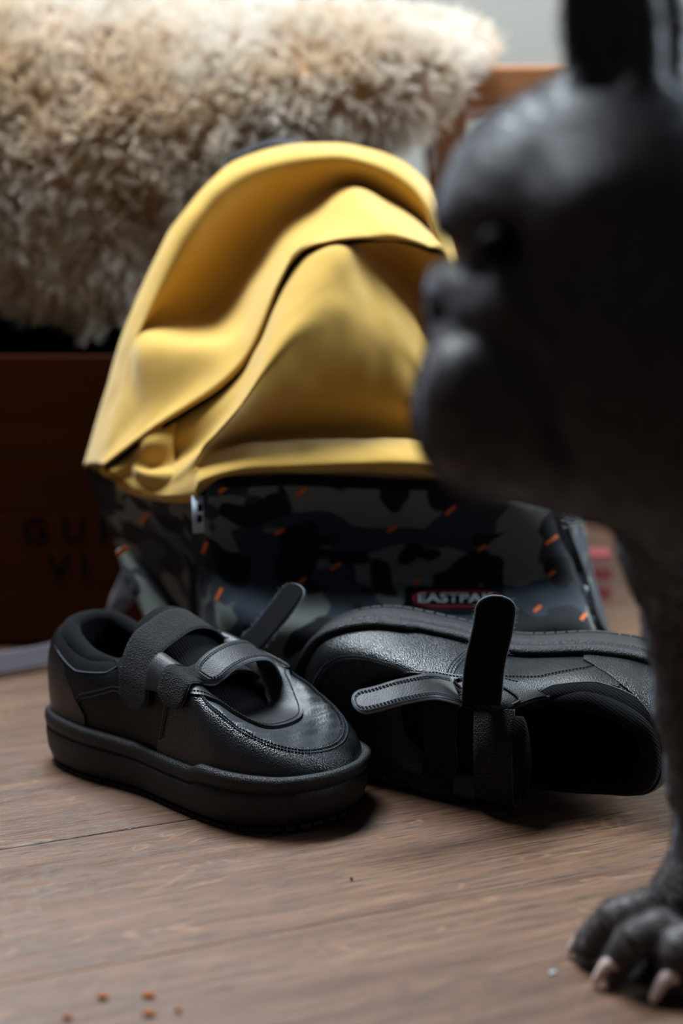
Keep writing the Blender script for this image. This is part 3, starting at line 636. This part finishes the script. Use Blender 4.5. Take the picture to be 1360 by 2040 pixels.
CA = [
 [(168, 926, 1.425), (215, 955, 1.395), (250, 975, 1.372), (320, 990, 1.325), (385, 998, 1.285), (408, 984, 1.262), (440, 962, 1.252), (600, 952, 1.252), (880, 968, 1.262), (1085, 1002, 1.290), (1120, 1002, 1.33), (1150, 1002, 1.41)],
 [(178, 955, 1.420), (228, 985, 1.39), (265, 1000, 1.378), (330, 1020, 1.332), (385, 1030, 1.284), (410, 1010, 1.255), (445, 985, 1.250), (600, 972, 1.256), (880, 985, 1.262), (1090, 1020, 1.280), (1128, 1020, 1.33), (1160, 1030, 1.41)],
 [(195, 1000, 1.425), (250, 1035, 1.40), (295, 1050, 1.385), (345, 1070, 1.350), (388, 1070, 1.295), (412, 1055, 1.258), (450, 1040, 1.258), (600, 1040, 1.272), (880, 1065, 1.280), (1098, 1070, 1.280), (1138, 1070, 1.325), (1170, 1090, 1.41)],
 [(215, 1045, 1.435), (275, 1080, 1.42), (320, 1095, 1.40), (358, 1105, 1.370), (392, 1100, 1.305), (416, 1085, 1.262), (452, 1085, 1.264), (600, 1120, 1.286), (880, 1155, 1.292), (1112, 1125, 1.284), (1150, 1135, 1.32), (1182, 1150, 1.41)],
 [(232, 1090, 1.440), (290, 1130, 1.435), (335, 1150, 1.415), (370, 1160, 1.380), (398, 1150, 1.300), (420, 1130, 1.255), (455, 1125, 1.248), (600, 1160, 1.252), (880, 1190, 1.252), (1125, 1175, 1.258), (1165, 1190, 1.31), (1198, 1205, 1.40)],
 [(260, 1160, 1.435), (310, 1200, 1.430), (350, 1220, 1.410), (380, 1230, 1.370), (405, 1220, 1.290), (425, 1205, 1.240), (462, 1215, 1.212), (600, 1240, 1.204), (880, 1265, 1.204), (1142, 1240, 1.230), (1180, 1245, 1.30), (1212, 1255, 1.395)],
 [(290, 1230, 1.42), (330, 1270, 1.415), (365, 1290, 1.395), (390, 1300, 1.350), (410, 1300, 1.280), (435, 1300, 1.228), (480, 1310, 1.208), (600, 1320, 1.200), (880, 1335, 1.200), (1155, 1290, 1.232), (1195, 1295, 1.29), (1226, 1305, 1.39)],
 [(320, 1310, 1.41), (345, 1340, 1.405), (375, 1360, 1.39), (400, 1380, 1.34), (420, 1400, 1.275), (445, 1420, 1.230), (490, 1430, 1.212), (600, 1435, 1.208), (880, 1435, 1.208), (1150, 1390, 1.235), (1195, 1380, 1.29), (1226, 1370, 1.39)],
 [(350, fl(350, 1.40), 1.40), (365, fl(365, 1.395), 1.395), (390, fl(390, 1.385), 1.385), (410, fl(410, 1.34), 1.34), (430, fl(430, 1.285), 1.285), (460, fl(460, 1.25), 1.25), (500, fl(500, 1.235), 1.235), (600, fl(600, 1.23), 1.23), (880, fl(880, 1.23), 1.23), (1130, fl(1130, 1.255), 1.255), (1180, fl(1180, 1.30), 1.30), (1210, fl(1210, 1.39), 1.39)]]
CA = [[(u, v, y + (.022 if k >= 4 and y < 1.27 else 0)) for u, v, y in r] for k, r in enumerate(CA)]
cloth('pocket', CA, M_CAMO, 200, 120, .0016, 26, 3)
cloth('back_panel', [
 [(u + (660 - u) * .04, v + 10, y + .030) for u, v, y in RIM],
 [(640 + (u - 640) * .8, 400 + (v - 300) * .75, 1.50) for u, v, y in RIM],
 [(360 + k * 60, 1180 if 0 < k < 13 else 1180, 1.50) for k in range(14)],
 [(360 + k * 60, fl(0, 1.45), 1.45) for k in range(14)]], M_DARKWEB, 60, 40, .001, 20, 8, keep=False)
# surface probe
allV = np.vstack([a for a, _ in bag_bv]); Fs = []; b = 0
for a, f in bag_bv: Fs += [tuple(i + b for i in q) for q in f]; b += len(a)
BV = BVHTree.FromPolygons([tuple(p) for p in allV], Fs)
def hit(u, v):
    d = Vector(ray(u, v)).normalized(); r = BV.ray_cast(Vector(CAM), d)
    if r[0] is None: return None
    n = r[1]; n = n if n.dot(d) < 0 else -n
    return np.array(r[0]), np.array(n)
def on_bag(pts, lift=.001, n=40):
    out = []
    uv = cr([(a, b_, 0) for a, b_ in pts], n)
    for u, v, _ in uv:
        h = hit(u, v)
        if h: out.append(h[0] + h[1] * lift)
    return np.array(out)
# orange flecks printed on the camouflage
def fleck_strip(u0, v0, u1, v1, wpx, mat, name, parent=bag, n=6, lift=.0012, kind=None):
    du, dv_ = u1 - u0, v1 - v0; L = math.hypot(du, dv_); nx, ny = -dv_ / L * wpx / 2, du / L * wpx / 2; G_ = []
    for i in range(n):
        f = i / (n - 1); row = []
        for s in (-1, 0, 1):
            h = hit(u0 + du * f + nx * s, v0 + dv_ * f + ny * s)
            if not h: return None
            row.append(h[0] + h[1] * lift)
        G_.append(row)
    mb = MB(); mb.grid(np.array(G_) - BO); return mb
M_ORANGE = NT('orange_print').set(lin(216, 104, 42), .7, .3)
fm = MB()
for u, v, a, L in ((218, 970, -30, 26), (290, 1030, -50, 24), (447, 974, -30, 26), (600, 978, -35, 24), (897, 1015, -40, 26), (410, 1090, -70, 24), (438, 1185, -65, 26), (600, 1160, -40, 22), (730, 1223, -35, 22), (668, 1128, -35, 26), (831, 1160, -45, 18),
                   (905, 1270, -50, 14), (1097, 1075, -35, 28), (1098, 1142, -40, 16), (1070, 1215, -40, 18), (780, 1053, -30, 20), (556, 1058, -30, 22), (955, 1172, -40, 14), (500, 1270, -45, 20), (1160, 1230, -50, 16), (960, 1090, -30, 18)):
    c_, s_ = math.cos(math.radians(a)) * L / 2, math.sin(math.radians(a)) * L / 2
    m = fleck_strip(u - c_, v - s_, u + c_, v + s_, 7, None, '')
    if m: fm.add(m.V, m.F)
o = fm.build('orange_fleck', M_ORANGE, bag); o['kind'] = 'stuff'
# red bordered woven logo patch with white lettering
M_PATCH = NT('patch_black').set(lin(20, 22, 28), .8, .2); M_RED = NT('patch_red').set(lin(176, 40, 58), .7, .3); M_WHITE = NT('patch_white').set(lin(205, 212, 218), .7, .3)
def hitpts(uv, lift):
    r = []
    for u, v in uv:
        h = hit(u, v); r.append(h[0] + h[1] * lift)
    return np.array(r)
G_ = np.array([hitpts([(u, v) for u in np.linspace(808, 1010, 24)], .0010) for v in np.linspace(1172, 1226, 8)])
mb = MB(); mb.grid(G_ - BO); pt = mb.build('logo_patch', M_PATCH, bag); solid(pt, .0012, 0)
oval = [(908 + 86 * abs(math.cos(a)) ** .55 * (1 if math.cos(a) > 0 else -1), 1199 + 15.5 * abs(math.sin(a)) ** .75 * (1 if math.sin(a) > 0 else -1)) for a in np.linspace(0, 2 * math.pi, 60)]
mb = MB(); mb.tube(hitpts(oval, .0022) - BO, .0011, 6); mb.build('logo_border', M_RED, pt)
G_ = np.array([hitpts([(u, v) for u in np.linspace(832, 984, 24)], .0019) for v in np.linspace(1187, 1211, 5)])
def word(s, u0, u1, v, hpx, mat, par, name):
    cu = bpy.data.curves.new(name, 'FONT'); cu.body = s; cu.size = 1; cu.align_x = 'LEFT'; cu.offset = .012
    o = bpy.data.objects.new(name, cu); COL.objects.link(o); dg = bpy.context.evaluated_depsgraph_get(); me = bpy.data.meshes.new_from_object(o.evaluated_get(dg)); bpy.data.objects.remove(o)
    co = np.array([q.co[:] for q in me.vertices]); mn, mx = co.min(0), co.max(0); V = []
    for c in co:
        h = hit(u0 + (c[0] - mn[0]) / (mx[0] - mn[0]) * (u1 - u0), v + hpx / 2 - (c[1] - mn[1]) / (mx[1] - mn[1]) * hpx); V.append(h[0] + h[1] * .0030 - BO)
    me.vertices.foreach_set('co', np.array(V).ravel()); me.materials.clear(); me.materials.append(mat); me.update()
    q = bpy.data.objects.new(name, me); COL.objects.link(q); q.parent = par; return q
word('EASTPAK', 832, 985, 1197, 19, M_WHITE, pt, 'logo_lettering')
# white care tag at the pocket corner
h0 = hit(392, 1020)[0]; tagc = h0 + np.array([0, -.004, 0])
mb, c, wd, N, kk = ribbon([P(393, 988, h0[1] - .016), P(394, 1010, h0[1] - .022), P(395, 1035, h0[1] - .024), P(396, 1062, h0[1] - .023)], (1, .3, .1), .0085, .0006, False, False, 12)
mb.V = [tuple(np.array(p) - BO) for p in mb.V]; tg_ = mb.build('fabric_tag', NT('tag_white').set(lin(196, 206, 214), .8, .2), bag)
for s, v in (('E', 1012), ('5', 1034)):
    cu = text('tag_print', s, 398, v, 12, h0[1] - .0245, M_INK, tg_, BO); cu.rotation_euler = (math.pi / 2, 0, 0)
# zip down the right of the pocket, its puller, pocket-top zip and yellow piping
zp = on_bag([(1105, 1008), (1118, 1060), (1140, 1120), (1160, 1172), (1178, 1240), (1200, 1275), (1218, 1303)], .0015, 40)
mb, c, wd, N, kk = ribbon(zp[::4], (1, .4, 0), .011, .002, False, False, 50, 6); mb.V = [tuple(np.array(p) - BO) for p in mb.V]; zt_ = mb.build('side_zip', M_ZIP, bag)
mb = MB(); dd = np.diff(zp, axis=0)
for i in range(0, 39):
    x = dd[i] / np.linalg.norm(dd[i]); mb.box(zp[i] + [-.0, -.002, 0] - BO, x * .0012, np.array([.0022, .0008, 0]), np.array([0, .0008, 0]))
zz = mb.build('zip_teeth', M_THREAD, zt_, False); zz['kind'] = 'stuff'
h = hit(1158, 1172)[0] + np.array([0, -.006, 0]); a = np.linspace(0, 2 * math.pi, 17)
mb = MB(); mb.tube([h - BO + np.array([math.cos(t_) * .0028, 0, math.sin(t_) * .0028]) for t_ in a], .0009, 6); mb.build('zip_ring', NT('bright_metal').set(lin(190, 195, 200), .25, .5, metal=.9), zt_)
tz = on_bag([(420, 966), (480, 958), (600, 955), (740, 960), (880, 970), (1000, 985), (1088, 1004)], .002, 60)
mb, c, wd, N, kk = ribbon(tz[::6], (0, -.2, 1), .008, .0022, False, False, 60, 6); mb.V = [tuple(np.array(p) - BO) for p in mb.V]; mb.build('pocket_zip', M_ZIP, bag)
# frayed light seam end above the zip
nrr = np.random.default_rng(3); mb = MB()
for k in range(46):
    f = nrr.uniform(0, 1); b0 = P(1104 + 22 * f, 1000 + 60 * f, 1.268) ; d = np.array([nrr.normal() * .004 + .005, -.002 + nrr.normal() * .003, nrr.normal() * .005 + .004])
    mb.tube([b0 - BO, b0 - BO + d * .5 + [0, 0, .001], b0 - BO + d], [.0006, .0005, .0003], 5)
o = mb.build('frayed_threads', NT('pale_thread').set(lin(150, 158, 168), .8, .2), bag); o['kind'] = 'stuff'
# lit camouflage side fold at the lower left
cloth('side_fold', [
 [(250, 1088, 1.365), (292, 1132, 1.365), (338, 1185, 1.36), (378, 1240, 1.35), (402, 1295, 1.34), (415, 1380, 1.33)],
 [(244, 1090, 1.340), (274, 1138, 1.325), (312, 1190, 1.320), (348, 1245, 1.312), (375, 1300, 1.305), (392, 1385, 1.305)],
 [(234, 1096, 1.325), (252, 1150, 1.300), (278, 1204, 1.295), (304, 1258, 1.288), (332, 1312, 1.285), (350, 1390, 1.29)],
 [(236, 1100, 1.345), (256, 1158, 1.335), (284, 1212, 1.335), (312, 1266, 1.33), (342, 1320, 1.33), (356, 1395, 1.33)]], M_CAMO, 50, 20, .0006, 40, 2, keep=False)
for (a1, b1), yy in (((243, 1098), 1.318), ((308, 1226), 1.296)):
    fm = MB(); fm.box(P(a1, b1, yy) - BO, np.array([.0042, 0, .003]), np.array([-.0012, 0, .0016]), np.array([0, .0006, 0]))
    fm.build('fold_fleck', M_ORANGE, bag, False)
# top haul loop and shoulder strap trailing on the floor
mb, c, wd, N, kk = ribbon([P(640, 300, 1.48), P(560, 285, 1.50), P(500, 300, 1.505), P(455, 325, 1.49), P(440, 380, 1.48)], (0, 1, .2), .022, .003, False, False, 30); mb.V = [tuple(np.array(p) - BO) for p in mb.V]; mb.build('grab_handle', M_DARKWEB, bag)
mb, c, wd, N, kk = ribbon([PZ(-260, 1380, .010), PZ(-100, 1345, .010), PZ(0, 1322, .012), PZ(110, 1300, .014), P(190, 1262, 1.46), P(232, 1210, 1.45), P(262, 1150, 1.46), P(300, 1060, 1.47)], [(0, .6, 1), (0, .6, 1), (0, .6, 1), (0, .6, 1), (.3, .5, 1), (.8, .5, .5), (1, .3, 0), (1, 0, 0)], .019, .003, False, False, 80); mb.V = [tuple(np.array(p) - BO) for p in mb.V]; mb.build('shoulder_strap', M_GREYWEB, bag)

# ------------------------------------------------------------------ dog
def sdf_mesh(prims, lo, hi, h, k=.012):
    lo, hi = np.array(lo), np.array(hi); n = np.ceil((hi - lo) / h).astype(int) + 1
    Fd = np.full(n, .06, np.float32); ax = [lo[i] + np.arange(n[i]) * h for i in range(3)]
    for pr in prims:
        kind, kk = pr[0], pr[-1]
        if kind in ('e', 'se'):
            c, r, Rm = pr[1], pr[2], pr[3]; R_ = max(r)
            blo, bhi = c - R_ - .05, c + R_ + .05
        else:
            a, b_, ra, rb = pr[1], pr[2], pr[3], pr[4]; m = max(ra, rb) + .05; blo, bhi = np.minimum(a, b_) - m, np.maximum(a, b_) + m
        i0 = np.clip(((blo - lo) / h).astype(int), 0, n); i1 = np.clip(((bhi - lo) / h).astype(int) + 2, 0, n)
        if np.any(i1 <= i0): continue
        X, Y, Z = np.meshgrid(ax[0][i0[0]:i1[0]], ax[1][i0[1]:i1[1]], ax[2][i0[2]:i1[2]], indexing='ij')
        if kind in ('e', 'se'):
            p = np.stack([X - c[0], Y - c[1], Z - c[2]], -1)
            if Rm is not None: p = p @ Rm
            k0 = np.linalg.norm(p / r, axis=-1); k1 = np.linalg.norm(p / np.square(r), axis=-1) + 1e-9; d = k0 * (k0 - 1) / k1
        else:
            p = np.stack([X - a[0], Y - a[1], Z - a[2]], -1); ab = b_ - a; t_ = np.clip(p @ ab / np.dot(ab, ab), 0, 1)
            d = np.linalg.norm(p - t_[..., None] * ab, axis=-1) - (ra + (rb - ra) * t_)
        sl = tuple(slice(i0[i], i1[i]) for i in range(3)); f = Fd[sl]
        if kind[0] == 's': d = -d; hh = np.clip(.5 - .5 * (d - f) / kk * -1, 0, 1); hh = np.clip(.5 + .5 * (d - f) / kk, 0, 1); Fd[sl] = f * (1 - hh) + d * hh + kk * hh * (1 - hh)
        else: hh = np.clip(.5 + .5 * (f - d) / kk, 0, 1); Fd[sl] = f * (1 - hh) + d * hh - kk * hh * (1 - hh)
    # surface nets
    S = Fd < 0; nx, ny, nz = n - 1
    cs = S[:-1, :-1, :-1].astype(np.int8); cnt = np.zeros((nx, ny, nz), np.int8)
    offs = [(a, b_, c) for a in (0, 1) for b_ in (0, 1) for c in (0, 1)]
    for a, b_, c in offs: cnt += S[a:a + nx, b_:b_ + ny, c:c + nz]
    act = (cnt > 0) & (cnt < 8); idx = np.full(act.shape, -1, np.int64); I = np.argwhere(act); idx[act] = np.arange(len(I))
    acc = np.zeros((len(I), 3)); num = np.zeros(len(I))
    for a in offs:
        for d in range(3):
            if a[d] == 1: continue
            b_ = list(a); b_[d] = 1; fa = Fd[I[:, 0] + a[0], I[:, 1] + a[1], I[:, 2] + a[2]]; fb = Fd[I[:, 0] + b_[0], I[:, 1] + b_[1], I[:, 2] + b_[2]]
            cr_ = (fa < 0) != (fb < 0); t_ = np.where(cr_, fa / np.where(cr_, fa - fb, 1), 0); p = np.array(a, float)[None].repeat(len(I), 0); p[:, d] += t_
            acc += p * cr_[:, None]; num += cr_
    V = lo + (I + acc / num[:, None]) * h; Fc = []
    for d in range(3):
        e1, e2 = [(1, 2), (2, 0), (0, 1)][d]
        A_ = S[tuple(slice(0, -1) if i == d else slice(None) for i in range(3))]; B_ = S[tuple(slice(1, None) if i == d else slice(None) for i in range(3))]
        E = np.argwhere(A_ != B_); E = E[(E[:, e1] > 0) & (E[:, e2] > 0) & (E[:, e1] < n[e1] - 1) & (E[:, e2] < n[e2] - 1)]
        ins = A_[E[:, 0], E[:, 1], E[:, 2]]
        def ix(o1, o2):
            q = E.copy(); q[:, e1] -= o1; q[:, e2] -= o2; return idx[q[:, 0], q[:, 1], q[:, 2]]
        Q = np.stack([ix(1, 1), ix(0, 1), ix(0, 0), ix(1, 0)], -1); Q[~ins] = Q[~ins][:, ::-1]; Q = Q[(Q >= 0).all(1)]; Fc.append(Q)
    return V, np.vstack(Fc)
K72 = .73 / F
def E_(u, v, Y, ru, rv, rd, k=.012, sub=False, rot=None):
    Rm = None
    if rot is not None:
        a = math.radians(rot); Rm = np.array([[math.cos(a), 0, -math.sin(a)], [0, 1, 0], [math.sin(a), 0, math.cos(a)]])
    return ('se' if sub else 'e', P(u, v, Y), np.array([ru * Y / F, rd, rv * Y / F]), Rm, k)
def C_(a, b_, ra, rb, k=.012, sub=False): return ('sc' if sub else 'c', np.array(a, float), np.array(b_, float), ra, rb, k)
YH = .735
D = [E_(1195, 438, YH, 285, 283, .066), E_(1020, 400, YH, 128, 135, .046, .02), E_(935, 430, YH + .022, 58, 62, .016, .012), E_(935, 425, YH - .018, 52, 55, .016, .012),
     E_(1210, 700, YH, 260, 250, .068, .02), E_(1130, 868, YH, 235, 145, .050, .02),
     E_(985, 700, YH, 125, 190, .044, .02), E_(955, 822, YH - .020, 128, 150, .030, .012), E_(942, 815, YH + .022, 124, 148, .030, .012), E_(955, 895, YH, 82, 72, .030, .014),
     E_(965, 560, YH, 85, 62, .032, .012), E_(897, 588, YH, 46, 62, .021, .008), E_(1000, 610, YH - .030, 60, 88, .014, .010, rot=-25),
     C_(P(1300, 640, YH), (.255, .80, .255), .076, .085, .03), C_((.27, .80, .24), (.56, .83, .235), .085, .075, .03), E_(1400, 960, .79, 170, 120, .06, .03)]
# creases and hollows of the face
D += [C_(P(905, 668, .695), P(975, 655, .682), .0055, .0055, .007, True), C_(P(975, 655, .682), P(1075, 770, .674), .0055, .005, .007, True), C_(P(1075, 770, .676), P(1120, 900, .682), .003, .003, .006, True),
      E_(880, 622, .722, 13, 15, .012, .004, True), E_(990, 490, YH - .050, 46, 36, .012, .010, True), C_(P(940, 520, .705), P(1060, 600, .668), .0035, .0035, .006, True), C_(P(1060, 600, .668), P(1120, 720, .664), .0035, .003, .006, True), E_(897, 500, YH, 22, 20, .05, .012, True)]
# ears
def ear(u0, Yb, tilt):
    Rm = None; a = math.radians(-4)
    c = P(u0, 55, Yb)
    rot = Matrix.Rotation(math.radians(tilt), 3, 'Z') @ Matrix.Rotation(math.radians(-8), 3, 'Y'); Rm = np.array(rot)
    out = [('e', c, np.array([.0215, .013, .046]), Rm, .010)]
    c2 = c + np.array(rot @ Vector((-.004, -.012, .004))); out.append(('se', c2, np.array([.0150, .0105, .034]), Rm, .004)); return out
D += [E_(1185, 400, YH - .052, 95, 62, .017, .018, rot=20), E_(1008, 598, YH - .042, 48, 76, .013, .008, rot=-25), E_(905, 760, YH - .036, 50, 70, .014, .014)]
D += ear(1218, YH - .018, -25); D += ear(1275, YH + .052, 10)
# visible far foreleg
D += [C_(P(1440, 900, .82), P(1395, 1000, .84), .050, .040, .025), C_(P(1395, 1000, .84), P(1385, 1085, .85), .040, .0355, .012), C_(P(1385, 1085, .85), P(1393, 1250, .86), .0355, .0262, .012),
      C_(P(1393, 1250, .86), P(1392, 1400, .865), .0262, .0225, .01), C_(P(1392, 1400, .865), P(1403, 1550, .87), .0225, .0185, .01), C_(P(1403, 1550, .87), P(1420, 1650, .872), .0185, .0175, .01),
      C_(P(1420, 1650, .872), P(1385, 1780, .873), .0175, .0205, .01), C_(P(1385, 1780, .873), P(1325, 1855, .875), .0205, .0180, .01), C_(P(1325, 1855, .875), P(1385, 1890, .868), .016, .017, .01)]
toes = [((1285, 1808, .034), (1222, 1832, .028), (1172, 1882, .011)), ((1315, 1848, .032), (1262, 1872, .028), (1228, 1922, .0105)), ((1375, 1875, .029), (1350, 1895, .025), (1340, 1948, .0105)), ((1440, 1870, .029), (1440, 1890, .024), (1432, 1945, .0105))]
for a, b_, c in toes:
    A_, B_, Cc = PZ(*a), PZ(*b_), PZ(*c); D += [C_(A_, B_, .0100, .0098, .005), C_(B_, Cc, .0098, .0092, .004)]
D += [E_(1290, 1905, .872, 60, 25, .016, .006), C_(PZ(1260, 1890, .008), PZ(1400, 1930, .008), .0085, .0085, .005)]
# remaining legs
def simple_leg(x, y, fwd=0, hind=False):
    if hind: ch = [((x, y, .19), .05), ((x - .03, y, .13), .036), ((x + .035, y, .075), .020), ((x + .01, y, .02), .018)]
    else: ch = [((x, y, .20), .045), ((x + .015, y, .14), .028), ((x, y, .07), .019), ((x - .005, y, .02), .019)]
    out = [C_(p, q, r, s, .012) for (p, r), (q, s) in zip(ch[:-1], ch[1:])]
    for dy in (-.018, -.006, .006, .018): out.append(C_((x - .005, y + dy * .6, .02), (x - .034 + abs(dy) * .4, y + dy, .0098), .0098, .0092, .004))
    return out
D += simple_leg(.262, .735) + simple_leg(.56, .765, 0, True) + simple_leg(.575, .895, 0, True)
D += [C_((.62, .83, .27), (.66, .83, .275), .015, .009, .012)]
V, Fc = sdf_mesh(D, (-.01, .60, -.004), (.70, 1.0, .52), .0026)
V[:, 2] = np.maximum(V[:, 2], .0006)
dogr = empty('french_bulldog', (.27, .80, 0)); tag(dogr, 'grey brown short-haired bulldog standing in profile in the near right foreground', 'dog')
DO = np.array(dogr.location)
def m_dog():
    t = NT('short_dog_fur'); n = t.noise(26, 4, .6); f = t.noise(1, 3, .6, t.map((260, 260, 900)))
    c = t.mix(n, lin(46, 30, 23), lin(70, 56, 50)); c = t.mix(t.math('MULTIPLY', f, .5), c, lin(30, 21, 18))
    return t.set(c, .50, .42, t.bump(f, .4, .0015), .45, lin(190, 205, 225))
M_DOG = m_dog()
body = mesh('body', V - DO, Fc, M_DOG, dogr); sm_ = body.modifiers.new('smooth', 'SMOOTH'); sm_.iterations = 4; sm_.factor = .6
# short coat
me = body.data; me.calc_loop_triangles(); vn = np.zeros(len(me.vertices) * 3); me.vertices.foreach_get('normal', vn); vn = vn.reshape(-1, 3)
sel = np.where((V[:, 0] < .36))[0]; K = 90000; ii = nr.choice(sel, K); rt = V[ii] + nr.normal(size=(K, 3)) * .0009; nn_ = vn[ii]
def coat(r, n_):
    flow = np.array([.9, .05, -.55]) ; fl_ = flow - n_ * (n_ @ flow)[:, None]; fl_ /= np.linalg.norm(fl_, axis=1)[:, None] + 1e-6
    L = .0055 * nr.uniform(.7, 1.2, (len(r), 1)); T = np.linspace(0, 1, 3)[None, :, None]
    d1 = n_ * .45 + fl_; return r[:, None] - n_[:, None] * .0006 + (d1 * L)[:, None] * T - (n_ * L * .22)[:, None] * T ** 2 - DO
M_COAT = NT('coat_hair').set(lin(54, 44, 41), .45, .5)
o = hair('coat', rt, nn_, 3, coat, .00016, M_COAT, dogr); o['kind'] = 'stuff'
# nose pad, eyes, claws
def ell(name, c, r, mat, par, org, nu=24, nv=14):
    mb = MB(); G_ = [[c - org + np.array([r[0] * math.sin(a) * math.cos(b_), r[1] * math.sin(a) * math.sin(b_), r[2] * math.cos(a)]) for b_ in np.linspace(0, 2 * math.pi, nu, endpoint=False)] for a in np.linspace(.02, math.pi - .02, nv)]
    mb.grid(np.array(G_), closev=True); return mb.build(name, mat, par)
M_NOSE = m_leather('nose_skin', (40, 32, 36), .5, 1500, .6)
ell('nose', P(872, 600, YH), np.array([.0052, .0145, .0100]), M_NOSE, dogr, DO)
M_EYE = NT('wet_eye').set(lin(10, 7, 6), .6, .1)
ell('eye', P(990, 492, YH - .047), np.array([.0085, .0065, .0080]), M_EYE, dogr, DO); ell('eye', P(1000, 492, YH + .052), np.array([.0085, .0065, .0080]), M_EYE, dogr, DO)
M_CLAW = NT('pale_claw').set(lin(222, 192, 184), .35, .5)
for (a, b_, c), tip in zip(toes, ((1132, 1900), (1182, 1962), (1298, 1998), (1400, 1996))):
    A_ = PZ(c[0] + 2, c[1] - 6, .0150); Bt = PZ(*tip, .0015); m_ = (A_ + Bt) / 2 + [0, 0, .004]
    mb = MB(); mb.tube(cr([A_ - DO, m_ - DO, Bt - DO], 10), np.linspace(.0052, .0020, 10) * np.r_[np.ones(9), .6], 10); mb.build('claw', M_CLAW, dogr)

# ------------------------------------------------------------------ small things
yy = float(PZ(1180, 1190, 0)[1]); x0, x1 = P(1128, 1180, yy)[0], P(1217, 1180, yy)[0]; z1 = P(1180, 1106, yy)[2]
car = empty('small_carton', ((x0 + x1) / 2, yy + .02, 0)); tag(car, 'small red and white striped carton on the floor behind the backpack', 'carton')
M_CRED = NT('carton_red').set(lin(196, 96, 100), .6, .3); M_CWH = NT('carton_white').set(lin(214, 178, 176), .6, .3)
cuts = [0, .22, .42, .68, .90, 1]
for k in range(5): bx('carton_band', x0, x1, yy, yy + .035, z1 * cuts[k], z1 * cuts[k + 1] - .0001, M_CRED if k % 2 == 0 else M_CWH, car, car.location, 0)
p0, p1 = PZ(1200, 1318, .006), PZ(1330, 1322, .006)
fo = empty('yellow_folder', tuple((p0 + p1) / 2 * [1, 1, 0])); tag(fo, 'yellow edged slim folder lying flat behind the tipped shoe', 'folder')
bx('cover', p0[0], p1[0] + .06, p0[1], p0[1] + .05, .005, .010, NT('folder_yellow').set(lin(208, 176, 60), .6, .3), fo, fo.location, .001)
bx('base_cover', p0[0] + .002, p1[0] + .058, p0[1] + .001, p0[1] + .049, .0005, .0048, M_BLACK, fo, fo.location, .001)
M_CRUMB = NT('orange_crumb').set(lin(168, 92, 30), .7, .2)
cr_l = {0: 'orange brown crumb on the floor, roundest of the crumbs at lower left', 1: 'flat orange crumb at lower left, rearmost', 2: 'flat orange crumb directly in front of the rearmost one', 3: 'pale small crumb, rightmost of the cluster at lower left', 4: 'brown crumb nearest the lower left corner', 5: 'tiny orange speck on the floor in front of the shoes'}
for k, (u, v, r) in enumerate(((205, 1985, .0030), (297, 1982, .0036), (297, 2018, .0036), (355, 2012, .0018), (135, 2026, .0026), (700, 1750, .0012))):
    c = PZ(u, v, .0014); mb = MB(); rr = np.random.default_rng(k + 2)
    G_ = []
    for a in np.linspace(.05, math.pi - .05, 7):
        G_.append([(r * math.sin(a) * math.cos(b_) * rr.uniform(.75, 1.2), r * .6 * math.sin(a) * math.sin(b_) * rr.uniform(.75, 1.2), .0013 * math.cos(a)) for b_ in np.linspace(0, 2 * math.pi, 10, endpoint=False)])
    mb.grid(np.array(G_), closev=True); o = mb.build('crumb', M_CRUMB); o.location = (c[0], c[1], .0014); tag(o, cr_l[k], 'crumb', 'crumbs on the floor')
c = PZ(1100, 1937, .0005); mb = MB(); mb.box((0, 0, 0), (.0020, .0010, 0), (-.0006, .0010, 0), (0, 0, .0004)); o = mb.build('lint_fleck', NT('white_lint').set(lin(170, 178, 180), .8, .2), None, False); o.location = (c[0], c[1], .0005); tag(o, 'white fleck on the floor just left of the paw', 'fleck')
